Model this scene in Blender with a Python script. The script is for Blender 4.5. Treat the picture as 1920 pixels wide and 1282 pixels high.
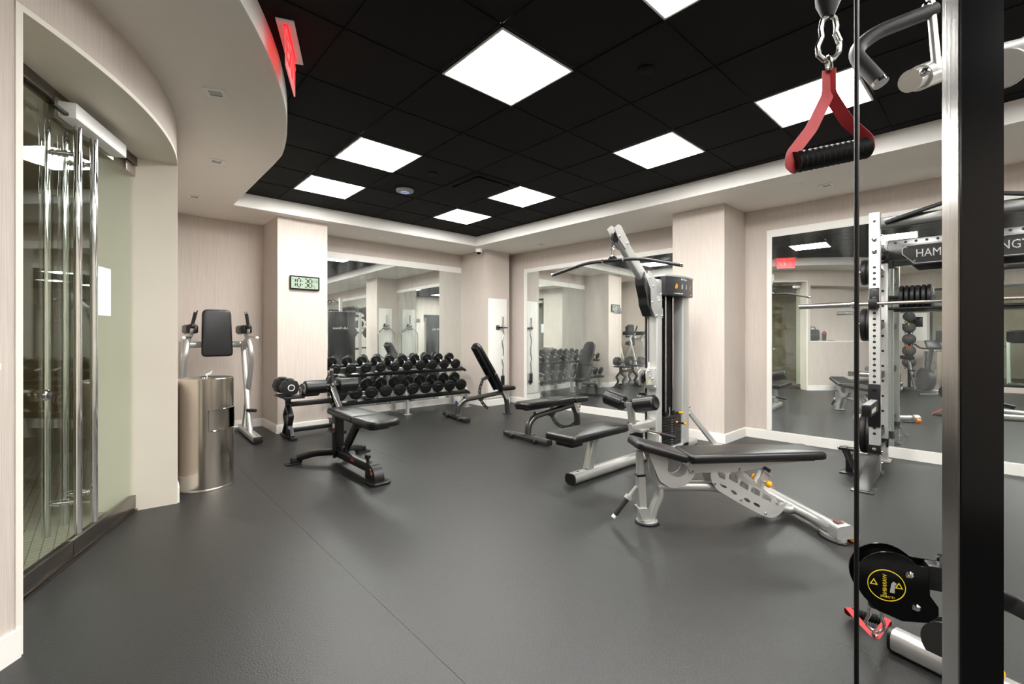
import bpy, bmesh, math, random
from math import sin, cos, pi, radians as rad, atan2, hypot, sqrt
from mathutils import Vector as V, Matrix as M
from mathutils.geometry import tessellate_polygon
random.seed(7)
for o in list(bpy.data.objects): bpy.data.objects.remove(o)
SC = bpy.context.scene
COL = SC.collection
# ------------------------------------------------------------------ camera, world, exposure
HC = 1.22                                   # eye height in metres
cam = bpy.data.cameras.new('camera'); camo = bpy.data.objects.new('camera', cam); COL.objects.link(camo)
cam.sensor_width = 36; cam.lens = 36*848.57/1920
cam.shift_x = -15.6/1920; cam.shift_y = -10.1/1920; cam.clip_start = .02
camo.location = (0, 0, HC); camo.rotation_euler = (pi/2, 0, .8232 - pi/2)
SC.camera = camo
w = bpy.data.worlds.new('world'); SC.world = w; w.use_nodes = True
w.node_tree.nodes['Background'].inputs[0].default_value = (.05, .06, .08, 1)
w.node_tree.nodes['Background'].inputs[1].default_value = .15
SC.view_settings.view_transform = 'Standard'; SC.view_settings.look = 'None'
SC.view_settings.exposure = .0; SC.view_settings.gamma = 1; SC.view_settings.use_curve_mapping = False
PANEL = 50.0                                # emission of the ceiling light panels
# ------------------------------------------------------------------ materials
MAT = {}
def mat(name, col, rough=.5, metal=0, noise=None, bump=None, spec=None, emit=None, es=0, coat=0, trans=0, stretch=(1,1,1), coord='Object'):
    m = bpy.data.materials.new(name); m.use_nodes = True; nt = m.node_tree; b = nt.nodes['Principled BSDF']
    b.inputs['Base Color'].default_value = (*col, 1); b.inputs['Roughness'].default_value = rough; b.inputs['Metallic'].default_value = metal
    if spec is not None: b.inputs['Specular IOR Level'].default_value = spec
    if emit: b.inputs['Emission Color'].default_value = (*emit, 1); b.inputs['Emission Strength'].default_value = es
    if coat: b.inputs['Coat Weight'].default_value = coat; b.inputs['Coat Roughness'].default_value = .08
    if trans: b.inputs['Transmission Weight'].default_value = trans
    if noise or bump:
        tc = nt.nodes.new('ShaderNodeTexCoord'); mp = nt.nodes.new('ShaderNodeMapping'); mp.inputs['Scale'].default_value = stretch
        nt.links.new(tc.outputs[coord], mp.inputs[0])
    if noise:                              # (scale, second colour, detail)
        n = nt.nodes.new('ShaderNodeTexNoise'); n.inputs['Scale'].default_value = noise[0]; n.inputs['Detail'].default_value = noise[2]
        r = nt.nodes.new('ShaderNodeValToRGB'); r.color_ramp.elements[0].position = .35; r.color_ramp.elements[1].position = .68
        r.color_ramp.elements[0].color = (*col, 1); r.color_ramp.elements[1].color = (*noise[1], 1)
        nt.links.new(mp.outputs[0], n.inputs[0]); nt.links.new(n.outputs[0], r.inputs[0]); nt.links.new(r.outputs[0], b.inputs['Base Color'])
    if bump:                               # (scale, strength)
        n2 = nt.nodes.new('ShaderNodeTexNoise'); n2.inputs['Scale'].default_value = bump[0]; n2.inputs['Detail'].default_value = 4
        bp = nt.nodes.new('ShaderNodeBump'); bp.inputs['Strength'].default_value = bump[1]; bp.inputs['Distance'].default_value = .002
        nt.links.new(mp.outputs[0], n2.inputs[0]); nt.links.new(n2.outputs[0], bp.inputs['Height']); nt.links.new(bp.outputs[0], b.inputs['Normal'])
    MAT[name] = m; return m
mat('wallpaper', (.53,.462,.412), .75, noise=(1, (.625,.56,.505), 6), stretch=(330,330,4), bump=(1.2, .10))
mat('white_paint', (.86,.84,.80), .45)
mat('soffit_paint', (.84,.79,.72), .8, bump=(60,.05))
mat('cream_jamb', (.76,.70,.60), .5, noise=(2,(.79,.73,.63),3))
mat('trim_cream', (.80,.76,.68), .5)
mat('tile_black', (.0065,.0062,.0058), .9, noise=(180,(.011,.0105,.0098),4), spec=.2, bump=(220,.25))
mat('grid_black', (.006,.0058,.0055), .85, spec=.2)
mat('rubber_floor', (.0075,.0077,.0076), .41, noise=(170,(.024,.0243,.0238),5), bump=(150,.6), spec=.5)
mat('seam', (.01,.01,.01), .8)
mat('silver', (.60,.60,.58), .30, .72)
mat('steel_grey', (.60,.60,.58), .36, .5)
mat('gun_metal', (.11,.11,.107), .28, .85)
mat('black_metal', (.005,.005,.0055), .34, .1)
mat('gloss_black', (.002,.002,.0022), .16, 0, spec=.16)
mat('vinyl', (.0042,.0042,.0045), .33, bump=(160,.12), spec=.5)
mat('rubber', (.0035,.0035,.0038), .50, bump=(120,.15))
mat('plastic', (.006,.006,.0065), .40)
mat('grip', (.012,.012,.013), .55, bump=(300,.3))
mat('chrome', (.86,.86,.86), .07, 1)
mat('bar_steel', (.60,.59,.57), .22, 1)
mat('bar_bronze', (.40,.34,.29), .35, .9)
mat('stainless', (.58,.53,.46), .20, 1, bump=(1,.10), stretch=(300,300,1))
mat('brushed', (.46,.42,.37), .28, 1)
mat('rail_steel', (.20,.18,.16), .26, 1)
mat('white_plastic', (.85,.85,.83), .4)
mat('grey_plastic', (.32,.33,.35), .45)
mat('dark_red', (.10,.018,.010), .5)
mat('red', (.36,.018,.024), .6, bump=(400,.3))
mat('orange', (.85,.22,.01), .35)
mat('amber', (.95,.42,.01), .35)
mat('yellow', (.80,.62,.02), .5)
mat('lcd', (.27,.35,.26), .3)
mat('ink', (.008,.01,.012), .5)
mat('white_print', (.8,.8,.78), .5)
mat('grey_print', (.42,.42,.42), .5)
mat('paper', (.82,.85,.84), .7)
mat('towel', (.80,.78,.76), .9, bump=(200,.5))
mat('olive_wall', (.25,.195,.10), .7, noise=(9,(.29,.225,.115),3))
mat('ball', (.075,.08,.082), .6, bump=(260,.4))
mat('cyan', (.02,.42,.62), .5)
mat('green', (.02,.35,.22), .5)
mat('blue', (.02,.10,.45), .5)
mat('dark_window', (.03,.045,.045), .05, 0, spec=.6)
mat('lamp_white', (.9,.9,.9), .5, emit=(1,.985,.95), es=PANEL)
mat('lamp_dim', (.5,.5,.48), .4)
mat('added_lamp', (.9,.9,.9), .5, emit=(1,.93,.78), es=44)  # glow of the lamps added for the vestibule and far room
mat('exit_red', (.75,.30,.30), .25, emit=(1,.20,.20), es=.42)
mat('exit_letter', (.9,.05,.05), .3, emit=(1,.003,.010), es=1.3)
mat('led_blue', (.1,.3,.8), .4, emit=(.15,.4,1), es=1.5)
mat('placard', (.014,.014,.016), .35)
def mirror_mat():
    m = mat('mirror', (.84,.88,.855), .0, 1); nt = m.node_tree; b = nt.nodes['Principled BSDF']; out = nt.nodes['Material Output']
    d = nt.nodes.new('ShaderNodeBsdfDiffuse'); d.inputs[0].default_value = (.75,.78,.77,1)
    tc = nt.nodes.new('ShaderNodeTexCoord'); mp = nt.nodes.new('ShaderNodeMapping'); mp.inputs['Scale'].default_value = (3,3,.8)
    n = nt.nodes.new('ShaderNodeTexNoise'); n.inputs['Scale'].default_value = 1.6; n.inputs['Detail'].default_value = 7
    r = nt.nodes.new('ShaderNodeMapRange'); r.inputs[1].default_value = .42; r.inputs[2].default_value = .75; r.inputs[3].default_value = .02; r.inputs[4].default_value = .17
    mx = nt.nodes.new('ShaderNodeMixShader')
    for a, c in ((tc.outputs['Object'], mp.inputs[0]), (mp.outputs[0], n.inputs[0]), (n.outputs[0], r.inputs[0]), (r.outputs[0], mx.inputs[0]),
                 (b.outputs[0], mx.inputs[1]), (d.outputs[0], mx.inputs[2]), (mx.outputs[0], out.inputs[0])): nt.links.new(a, c)
mirror_mat()
def glass_mat():
    m = bpy.data.materials.new('door_glass'); m.use_nodes = True; nt = m.node_tree; nt.nodes.remove(nt.nodes['Principled BSDF']); out = nt.nodes['Material Output']
    t = nt.nodes.new('ShaderNodeBsdfTransparent'); t.inputs[0].default_value = (.94,.97,.935,1)
    g = nt.nodes.new('ShaderNodeBsdfGlossy'); g.inputs['Roughness'].default_value = 0; g.inputs[0].default_value = (.95,1,.97,1)
    lw = nt.nodes.new('ShaderNodeLayerWeight'); lw.inputs[0].default_value = .5
    pw = nt.nodes.new('ShaderNodeMath'); pw.operation = 'POWER'; pw.inputs[1].default_value = 4.0
    f = nt.nodes.new('ShaderNodeMath'); f.operation = 'MULTIPLY_ADD'; f.inputs[1].default_value = .9; f.inputs[2].default_value = .05
    mx = nt.nodes.new('ShaderNodeMixShader')
    for a, c in ((lw.outputs['Facing'], pw.inputs[0]), (pw.outputs[0], f.inputs[0]), (f.outputs[0], mx.inputs[0]), (t.outputs[0], mx.inputs[1]), (g.outputs[0], mx.inputs[2]), (mx.outputs[0], out.inputs[0])): nt.links.new(a, c)
    MAT['door_glass'] = m
glass_mat()
def mosaic_mat():
    m = mat('mosaic', (.55,.53,.45), .4); nt = m.node_tree; b = nt.nodes['Principled BSDF']
    tc = nt.nodes.new('ShaderNodeTexCoord'); br = nt.nodes.new('ShaderNodeTexBrick'); br.inputs['Scale'].default_value = 20
    br.offset = 0; br.inputs['Color1'].default_value = (.50,.47,.38,1); br.inputs['Color2'].default_value = (.44,.41,.33,1); br.inputs['Mortar'].default_value = (.16,.14,.10,1)
    br.inputs['Mortar Size'].default_value = .05; br.inputs['Brick Width'].default_value = 1; br.inputs['Row Height'].default_value = 1
    nt.links.new(tc.outputs['Object'], br.inputs[0]); nt.links.new(br.outputs[0], b.inputs['Base Color'])
mosaic_mat()
# ------------------------------------------------------------------ geometry helpers: every shape is (verts, faces)
def box(c, s, bev=0, rot=None, seg=2):
    bm = bmesh.new(); bmesh.ops.create_cube(bm, size=1)
    for v in bm.verts: v.co = V((v.co.x*s[0], v.co.y*s[1], v.co.z*s[2]))
    if bev: bmesh.ops.bevel(bm, geom=bm.edges[:], offset=bev, segments=seg, profile=.5, affect='EDGES')
    R = rot if rot is not None else M.Identity(3)
    bm.verts.ensure_lookup_table()
    vs = [R @ v.co + V(c) for v in bm.verts]; fs = [[v.index for v in f.verts] for f in bm.faces]
    bm.free(); return vs, fs
def bb(x0, x1, y0, y1, z0, z1, bev=0): return box(((x0+x1)/2, (y0+y1)/2, (z0+z1)/2), (abs(x1-x0), abs(y1-y0), abs(z1-z0)), bev)
def frame_of(d, up=V((0,0,1))):
    d = d.normalized()
    if abs(d.dot(up)) > .98: up = V((1,0,0))
    s = d.cross(up).normalized(); return s, s.cross(d).normalized()
def circ(r, n=14): return [(r*cos(2*pi*i/n), r*sin(2*pi*i/n)) for i in range(n)]
def rrect(w, h, r, n=3):
    r = min(r, w/2-1e-4, h/2-1e-4); out = []
    for cx, cy, a in ((w/2-r,h/2-r,0),(-w/2+r,h/2-r,pi/2),(-w/2+r,-h/2+r,pi),(w/2-r,-h/2+r,1.5*pi)):
        for i in range(n+1): out.append((cx+r*cos(a+pi/2*i/n), cy+r*sin(a+pi/2*i/n)))
    return out
def fillet(pts, r, n=6):
    pts = [V(p) for p in pts]; out = [pts[0]]
    for i in range(1, len(pts)-1):
        a, b, c = pts[i-1], pts[i], pts[i+1]; u = (a-b); v = (c-b); rr = min(r, u.length*.48, v.length*.48)
        p, q = b+u.normalized()*rr, b+v.normalized()*rr
        for k in range(n+1):
            t = k/n; out.append(p*(1-t)**2 + b*2*t*(1-t) + q*t*t)
    out.append(pts[-1]); return out
def tube(pts, sec, r=0, n=6, up=V((0,0,1)), closed=False, cap=True, scale=None):
    if not isinstance(sec, list): sec = circ(sec)
    P = fillet(pts, r, n) if r else [V(p) for p in pts]
    m = len(P); k = len(sec); vs = []; fs = []; s = None
    for i in range(m):
        if closed: d = P[(i+1) % m]-P[i-1]
        else: d = P[min(i+1, m-1)]-P[max(i-1, 0)]
        d.normalize()
        if s is None: s, u = frame_of(d, up)
        else:
            s = (s - d*s.dot(d)).normalized(); u = s.cross(d).normalized()
        sc = scale[i] if scale else 1
        for a, b in sec: vs.append(P[i] + s*a*sc + u*b*sc)
    for i in range(m if closed else m-1):
        j = (i+1) % m
        for q in range(k):
            p = (q+1) % k; fs.append([i*k+q, i*k+p, j*k+p, j*k+q])
    if cap and not closed: fs.append(list(range(k))[::-1]); fs.append([(m-1)*k+q for q in range(k)])
    return vs, fs
def cyl(p0, p1, r, n=20, r2=None, bev=0):
    p0, p1 = V(p0), V(p1); d = p1-p0; L = d.length; r2 = r if r2 is None else r2
    pr = [(r-bev, 0), (r, bev), (r2, L-bev), (r2-bev, L)] if bev else [(r, 0), (r2, L)]
    return lathe(pr, p0, d, n)
def lathe(prof, p, axis, n=20, cap=True):
    p = V(p); d = V(axis).normalized(); s, u = frame_of(d); vs = []; fs = []; k = len(prof)
    for i in range(n):
        a = 2*pi*i/n; e = s*cos(a)+u*sin(a)
        for r, z in prof: vs.append(p + e*r + d*z)
    for i in range(n):
        j = (i+1) % n
        for q in range(k-1): fs.append([i*k+q, j*k+q, j*k+q+1, i*k+q+1])
    if cap:
        if prof[0][0] > 1e-5: fs.append([i*k for i in range(n)][::-1])
        if prof[-1][0] > 1e-5: fs.append([i*k+k-1 for i in range(n)])
    return vs, fs
def sph(c, r, n=16, sc=(1,1,1)):
    pr = [(max(r*sin(pi*i/10), 1e-4), -r*cos(pi*i/10)) for i in range(11)]
    vs, fs = lathe(pr, (0,0,0), (0,0,1), n, False); return [V((v.x*sc[0], v.y*sc[1], v.z*sc[2]))+V(c) for v in vs], fs
def torus(c, R, r, axis=(0,0,1), n=20, k=8, sx=1):
    s, u = frame_of(V(axis)); return tube([V(c)+s*R*cos(2*pi*i/n)*sx+u*R*sin(2*pi*i/n) for i in range(n)], circ(r, k), closed=True)
def plane_map(pl, a, b, t):
    return V((a, b, t)) if pl == 'xy' else V((a, t, b)) if pl == 'xz' else V((t, a, b))
def prism(outer, t0, t1, pl='xz', holes=()):
    loops = [outer]+list(holes); pts = [p for l in loops for p in l]; n = len(pts)
    tris = tessellate_polygon([[V((a, b, 0)) for a, b in l] for l in loops])
    vs = [plane_map(pl, a, b, t0) for a, b in pts]+[plane_map(pl, a, b, t1) for a, b in pts]
    fs = [list(t)[::-1] for t in tris]+[[i+n for i in t] for t in tris]; o = 0
    for l in loops:
        k = len(l)
        for i in range(k): fs.append([o+i, o+(i+1) % k, o+(i+1) % k+n, o+i+n])
        o += k
    return vs, fs
def inset(pts, d):
    n = len(pts); area = sum(pts[i][0]*pts[(i+1) % n][1]-pts[(i+1) % n][0]*pts[i][1] for i in range(n)); sg = 1 if area > 0 else -1; out = []
    for i in range(n):
        a, b, c = V(pts[i-1]).to_2d(), V(pts[i]).to_2d(), V(pts[(i+1) % n]).to_2d()
        e, f = (b-a).normalized(), (c-b).normalized(); n1 = V((-e.y, e.x))*sg; n2 = V((-f.y, f.x))*sg; m = n1+n2
        if m.length < 1e-6: m = n1.copy()
        m.normalize(); k = d/max(.35, m.dot(n1)); out.append((b.x+m.x*k, b.y+m.y*k))
    return out
def pad(outline, z0, z1, r=.02, pl='xy', n=4, crown=0):
    """upholstered cushion: rounded edge top and bottom, outline in plane pl"""
    rings = []
    for i in range(n+1): a = pi/2*i/n; rings.append((r*(1-sin(a)), z0 + r*.6*(1-cos(a))))
    for i in range(n+1): a = pi/2*i/n; rings.append((r*(1-cos(a)), z1 - r*(1-sin(a))))
    vs = []; fs = []; k = len(outline)
    for d, z in rings:
        for a, b in (inset(outline, d) if d > 1e-6 else outline): vs.append(plane_map(pl, a, b, z))
    m = len(rings)
    for i in range(m-1):
        for q in range(k): p = (q+1) % k; fs.append([i*k+q, i*k+p, (i+1)*k+p, (i+1)*k+q])
    fs.append(list(range(k))[::-1])
    if crown:
        c = V((0,0,0))
        for q in range(k): c += vs[(m-1)*k+q]
        c /= k
        base = len(vs)
        for q in range(k):
            p = vs[(m-1)*k+q]; vs.append(p*.45+c*.55+plane_map(pl, 0, 0, crown*.8))
        vs.append(c+plane_map(pl, 0, 0, crown))
        for q in range(k):
            p = (q+1) % k; fs.append([(m-1)*k+q, (m-1)*k+p, base+p, base+q]); fs.append([base+q, base+p, base+k])
    else: fs.append([(m-1)*k+q for q in range(k)])
    return vs, fs
def rr(x0, x1, y0, y1, r, n=5):
    return [(a+(x0+x1)/2, b+(y0+y1)/2) for a, b in rrect(x1-x0, y1-y0, r, n)]
def rpoly(pts, r, n=5):
    out = []; k = len(pts)
    for i in range(k):
        a, b, c = V(pts[i-1]), V(pts[i]), V(pts[(i+1) % k]); a, b, c = a.to_2d(), b.to_2d(), c.to_2d()
        R = r[i] if isinstance(r, (list, tuple)) else r
        u, v = a-b, c-b; q = min(R, u.length*.48, v.length*.48); p, e = b+u.normalized()*q, b+v.normalized()*q
        for j in range(n+1): t = j/n; z = p*(1-t)**2+b*2*t*(1-t)+e*t*t; out.append((z.x, z.y))
    return out
def xf(g, m): return [m @ v for v in g[0]], g[1]
def mv(g, x, y, z): return [v+V((x, y, z)) for v in g[0]], g[1]
def rotm(axis, ang, p=(0,0,0)): return M.Translation(V(p)) @ M.Rotation(ang, 4, axis) @ M.Translation(-V(p))
def mirr(g, i):
    vs = [v.copy() for v in g[0]]
    for v in vs: v[i] = -v[i]
    return vs, [list(f)[::-1] for f in g[1]]
def mesh_of(name, geoms, m, sharp=38):
    vs = []; fs = []
    for g in geoms:
        o = len(vs); vs += [tuple(v) for v in g[0]]; fs += [[i+o for i in f] for f in g[1]]
    me = bpy.data.meshes.new(name); me.from_pydata(vs, [], fs)
    bm = bmesh.new(); bm.from_mesh(me); bmesh.ops.recalc_face_normals(bm, faces=bm.faces[:]); bm.to_mesh(me); bm.free()
    me.polygons.foreach_set('use_smooth', [True]*len(me.polygons)); me.set_sharp_from_angle(angle=rad(sharp))
    if m: me.materials.append(MAT[m])
    me.update(); return me
def link(name, me, parent=None):
    o = bpy.data.objects.new(name, me); COL.objects.link(o); o.parent = parent; return o
def part(name, parent, m, *geoms, label=None, sharp=38):
    o = link(name, mesh_of(name, geoms, m, sharp), parent)
    if label: o['label'] = label
    return o
def tag(o, label, cat, group=None):
    o['label'] = label; o['category'] = cat
    if group: o['group'] = group
    return o
def thing(name, label, cat, loc=(0,0,0), rz=0, group=None):
    o = bpy.data.objects.new(name, None); o.empty_display_size = .1; COL.objects.link(o); o.location = loc; o.rotation_euler = (0,0,rz)
    return tag(o, label, cat, group)
def struct(name, m, *geoms, parent=None, sharp=38):
    o = part(name, parent, m, *geoms, sharp=sharp)
    if parent is None: o['kind'] = 'structure'
    return o
def copy_tree(o, loc=None, rz=None, label=None, parent=None):
    c = o.copy(); COL.objects.link(c); c.parent = parent
    if loc is not None: c.location = loc
    if rz is not None: c.rotation_euler = (0,0,rz)
    if label: c['label'] = label
    for ch in list(o.children): copy_tree(ch, parent=c)
    return c
def text(name, parent, s, m, size, loc, rot=(0,0,0), depth=.0006, align='CENTER', sx=1, label=None, shear=0, off=0):
    c = bpy.data.curves.new(name, 'FONT'); c.body = s; c.size = size; c.align_x = align; c.align_y = 'CENTER'; c.extrude = depth; c.shear = shear; c.offset = off; c.resolution_u = 2
    t = bpy.data.objects.new(name, c); COL.objects.link(t); bpy.context.view_layer.update()
    me = bpy.data.meshes.new_from_object(t.evaluated_get(bpy.context.evaluated_depsgraph_get())); bpy.data.objects.remove(t); bpy.data.curves.remove(c)
    for v in me.vertices: v.co.x *= sx
    me.materials.clear(); me.materials.append(MAT[m])
    o = link(name, me, parent); o.location = loc; o.rotation_euler = rot
    if label: o['label'] = label
    return o
def bolts(parent, m, pts, axis, r=.008, h=.008, name='bolt'):
    """small round-head bolts, one object each, sharing one mesh"""
    a = V(axis).normalized(); me = mesh_of(name, [lathe([(r, 0), (r, h*.4), (r*.6, h), (0.0001, h*1.05)], (0,0,0), a, 10)], m)
    for p in pts: link(name, me, parent).location = p
#@@ROOM@@
# ------------------------------------------------------------------ the room
ZC, ZS, GR = 2.8985, 2.74, .6096            # tile ceiling, soffit, ceiling module
GX, GY = 2.6072*GR, 3.049*GR                # ceiling grid lines lie at GX+k*GR, GY+k*GR
CW, RW = V((-2.556, 4.434, 0)), 2.98        # plan circle of the curved wall
CS, RS = V((-3.384, 4.78, 0)), 4.534        # plan circle of the curved soffit edge
YL = 6.95                                   # dumbbell wall
def XR(y): return 5.905 - .045*y            # mirror wall on the right, slightly turned
YB, XB = -3.2, -2.62                        # wall behind the camera, far wall beside it
def cw(r, a): a = rad(a); return (CW.x+r*cos(a), CW.y+r*sin(a))
def arcblock(a0, a1, r0, r1, z0, z1, n=None):
    n = n or max(2, int(abs(a1-a0)/1.5)); A = [a0+(a1-a0)*i/n for i in range(n+1)]
    return prism([cw(r1, a) for a in A]+[cw(r0, a) for a in A[::-1]], z0, z1, 'xy')
AO0, AO1 = -38.55, -5.65                     # door opening, as angles on the curved wall
ZD = 2.482                                  # door head height
RI = 2.555                                  # inner face of the curved wall
# floor of rubber sheets
fl = struct('floor', 'seam', bb(XB, 6.3, YB, 7.2, -.10, -.006))
sw = 1.22
for k in range(-3, 5):
    x0, x1 = max(XB, .94+sw*k), min(6.3, .94+sw*(k+1))
    if x1-x0 < .05: continue
    ys = [YB, -1.4+(k % 2)*.9, 7.2]
    for y0, y1 in zip(ys, ys[1:]): part('rubber_sheet', fl, 'rubber_floor', bb(x0+.0007, x1-.0007, y0+.0007, y1-.0007, -.006, 0))
# vestibule behind the glass doors
vest = struct('floor_vestibule', 'mosaic', prism([(-.425, 2.735), (.172, 4.19), (.02, 4.20), (.0, 6.7), (-2.5, 6.7), (-2.5, 2.2), (-.75, 2.36)], .0005, .004, 'xy'))
struct('wall_vestibule', 'olive_wall', bb(-2.6, 0.0, 6.7, 6.8, 0, ZS), bb(-2.6, -2.5, 2.2, 6.7, 0, ZS))
struct('ceiling_vestibule', 'soffit_paint', prism([(-2.6, 6.8), (-2.6, CW.y-RI+.03)]+[cw(RI+.03, -89+a*4) for a in range(23)]+[(.0, 6.8)], ZS-.06, ZS-.03, 'xy'))
# curved wall with the door opening and the shelf recess
A_N0, A_N1, ZN0, ZN1 = -40.1, -82, 1.10, 2.38
struct('wall_left', 'wallpaper',
       arcblock(AO1+.001, 0, RI, RW, 0, ZS+.01), bb(cw(RI,0)[0], cw(RW,0)[0], 4.434, YL, 0, ZS+.01),
       arcblock(AO0, AO1, RI, RW, ZD, ZS+.01), arcblock(A_N0, AO0, RI, RW, 0, ZS+.01),
       arcblock(A_N1, A_N0, RI, RW, 0, ZN0), arcblock(A_N1, A_N0, RI, RW, ZN1, ZS+.01), arcblock(A_N1, A_N0, RI, RW-.28, ZN0, ZN1),
       arcblock(-90, A_N1, RI, RW, 0, ZS+.01))
# cream lining of the opening (jambs and head)
struct('door_lining', 'cream_jamb', arcblock(AO1-.12, AO1, RI, RW+.002, 0, ZD), arcblock(AO0, AO0+.12, RI, RW+.002, 0, ZD), arcblock(AO0, AO1, RI, RW+.002, ZD-.008, ZD))
e = .022*180/pi/RW
struct('trim_1', 'trim_cream', arcblock(AO1-.05, AO1+e*.5, RW-.002, RW+.004, 0, ZD+.01), arcblock(AO0-e, AO0+.1, RW-.002, RW+.004, 0, ZD+.01), arcblock(AO0-e, AO1+e*.5, RW-.002, RW+.004, ZD-.012, ZD+.012))
struct('trim_shelf', 'white_paint', arcblock(A_N1, A_N0, RW-.28, RW+.012, ZN0, ZN0+.022))
# straight walls and columns
struct('wall_back', 'wallpaper', bb(.3, 5.9, YL, YL+.1, 0, ZC))
struct('wall_right', 'wallpaper', prism([(XR(YB), YB), (XR(YB)+.12, YB), (XR(7.1)+.12, 7.1), (XR(7.1), 7.1)], 0, ZC, 'xy'))
struct('wall_behind', 'wallpaper', bb(XB-.1, 6.3, YB-.1, YB, 0, ZC))
wf = struct('wall_far', 'wallpaper', bb(XB-.1, XB, .50, 1.47, 0, ZC), bb(XB-.1, XB, YB, .50, 2.35, ZC), bb(XB-.1, XB, YB, .50, 0, .12))
C1 = (1.63, 2.244, 6.25, YL); C2 = (4.93, 5.47, 6.20, YL); C3 = (5.21, 5.80, 2.20, 2.838)
for i, c in enumerate((C1, C2, C3)): struct('wall_column_%d' % (i+1), 'wallpaper', bb(c[0], c[1]-.001, c[2], c[3]-.001, 0, ZS+.01))
# baseboards
def bboard(name, pts, t=.015, hh=.11):
    out = []
    for (x0, y0), (x1, y1) in zip(pts, pts[1:]):
        d = V((x1-x0, y1-y0)); L = d.length; d.normalize(); n = V((d.y, -d.x))     # right-hand side of the walking direction faces the room
        out.append(prism([(x0-d.x*0, y0), (x1, y1), (x1+n.x*t+d.x*t*0, y1+n.y*t), (x0+n.x*t, y0+n.y*t)], 0, hh-.008, 'xy'))
        out.append(prism([(x0, y0), (x1, y1), (x1+n.x*t*.55, y1+n.y*t*.55), (x0+n.x*t*.55, y0+n.y*t*.55)], hh-.008, hh, 'xy'))
    return struct(name, 'white_paint', *out)
t = .015
bboard('baseboard_niche', [(.427, YL), (C1[0], YL)])
bboard('baseboard_column_1', [(C1[0], YL), (C1[0], C1[2]), (C1[0]-t, C1[2])][:2]); bboard('baseboard_column_1_front', [(C1[0]-t, C1[2]), (C1[1]+t, C1[2])]); bboard('baseboard_column_1_side', [(C1[1], C1[2]), (C1[1], YL)])
bboard('baseboard_back', [(C1[1], YL), (C2[0], YL)])
bboard('baseboard_column_2', [(C2[0], YL), (C2[0], C2[2])]); bboard('baseboard_column_2_front', [(C2[0]-t, C2[2]), (C2[1], C2[2])])
bboard('baseboard_right_1', [(XR(YL), YL), (XR(C3[3]), C3[3])])
bboard('baseboard_column_3', [(XR(C3[3]), C3[3]), (C3[0], C3[3])]); bboard('baseboard_column_3_front', [(C3[0], C3[3]+t), (C3[0], C3[2]-t)]); bboard('baseboard_column_3_side', [(C3[0], C3[2]), (XR(C3[2]), C3[2])])
bboard('baseboard_right_2', [(XR(C3[2]), C3[2]), (XR(YB), YB)])
struct('baseboard_left', 'white_paint', arcblock(AO1+.15, 0, RW, RW+.015, 0, .11), bb(.424, .439, 4.434, YL, 0, .11), arcblock(-89, AO0-.25, RW, RW+.015, 0, .11))
# soffit: plate and fascia
arc = [(CS.x+RS*cos(rad(a)), CS.y+RS*sin(rad(a))) for a in [-80+i*2 for i in range(38)]]
arc = [p for p in arc if p[0] > XB and p[1] < 4.25]
FR = lambda y: 4.64+(6.09-y)*.0218
inner = [(XB, arc[0][1])]+arc+[(1.112, 4.42), (1.112, 6.09), (FR(6.09), 6.09), (FR(YB), YB)]
outer = [(6.25, YB), (6.25, 7.15), (XB, 7.15)]
struct('ceiling_soffit', 'soffit_paint', prism(inner+outer, ZS, ZS+.02, 'xy'))
fas = []
for a, b in zip(inner, inner[1:]):
    d = (V(b)-V(a)).normalized(); n = V((d.y, -d.x))*.010
    fas.append(prism([a, b, (b[0]+n.x, b[1]+n.y), (a[0]+n.x, a[1]+n.y)], ZS-.001, ZC+.001, 'xy'))
struct('trim_fascia', 'white_paint', *fas, sharp=30)
# tile ceiling
lamps = [(u, v) for u in (0, 3) for v in (5, 3, 0, -2, -5, -7)]+[(-3, -5), (-3, -7)]
VENT = (2, 3)
ce = struct('ceiling', 'grid_black', bb(XB, 6.2, YB, 6.2, ZC+.05, ZC+.07))
tile_me = mesh_of('ceiling_tile', [box((0,0,0), (GR-.012, GR-.012, .016), .002, seg=1)], 'tile_black')
US, VS = range(-7, 6), range(-9, 8)
for u in US:
    for v in VS:
        x, y = GX+(u+.5)*GR, GY+(v+.5)*GR
        if (u, v) in lamps or (u, v) == VENT: continue
        if hypot(x+GR/2-CS.x, y-GR/2-CS.y) < RS-.05 and x < 1.0 or x+GR/2 < XB or y+GR/2 < YB: continue
        if y > 4.4 and x+GR/2 < 1.1: continue
        if y-GR/2 > 6.1 or x-GR/2 > FR(y-.3)+.02: continue
        link('ceiling_tile', tile_me, ce).location = (x, y, ZC+.012)
for u in US: part('grid_runner', ce, 'grid_black', bb(GX+u*GR-.006, GX+u*GR+.006, max(YB, .35 if u < -3 else YB), 6.1 if u > -1 else 4.2 if u > -3 else 1.5, ZC-.0005, ZC+.003))
for v in VS: part('grid_runner', ce, 'grid_black', bb(max(XB, (1.1 if v > 3 else -.5 if v > -1 else XB)), FR(GY+v*GR), GY+v*GR-.006, GY+v*GR+.006, ZC-.0005, ZC+.003))
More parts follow.
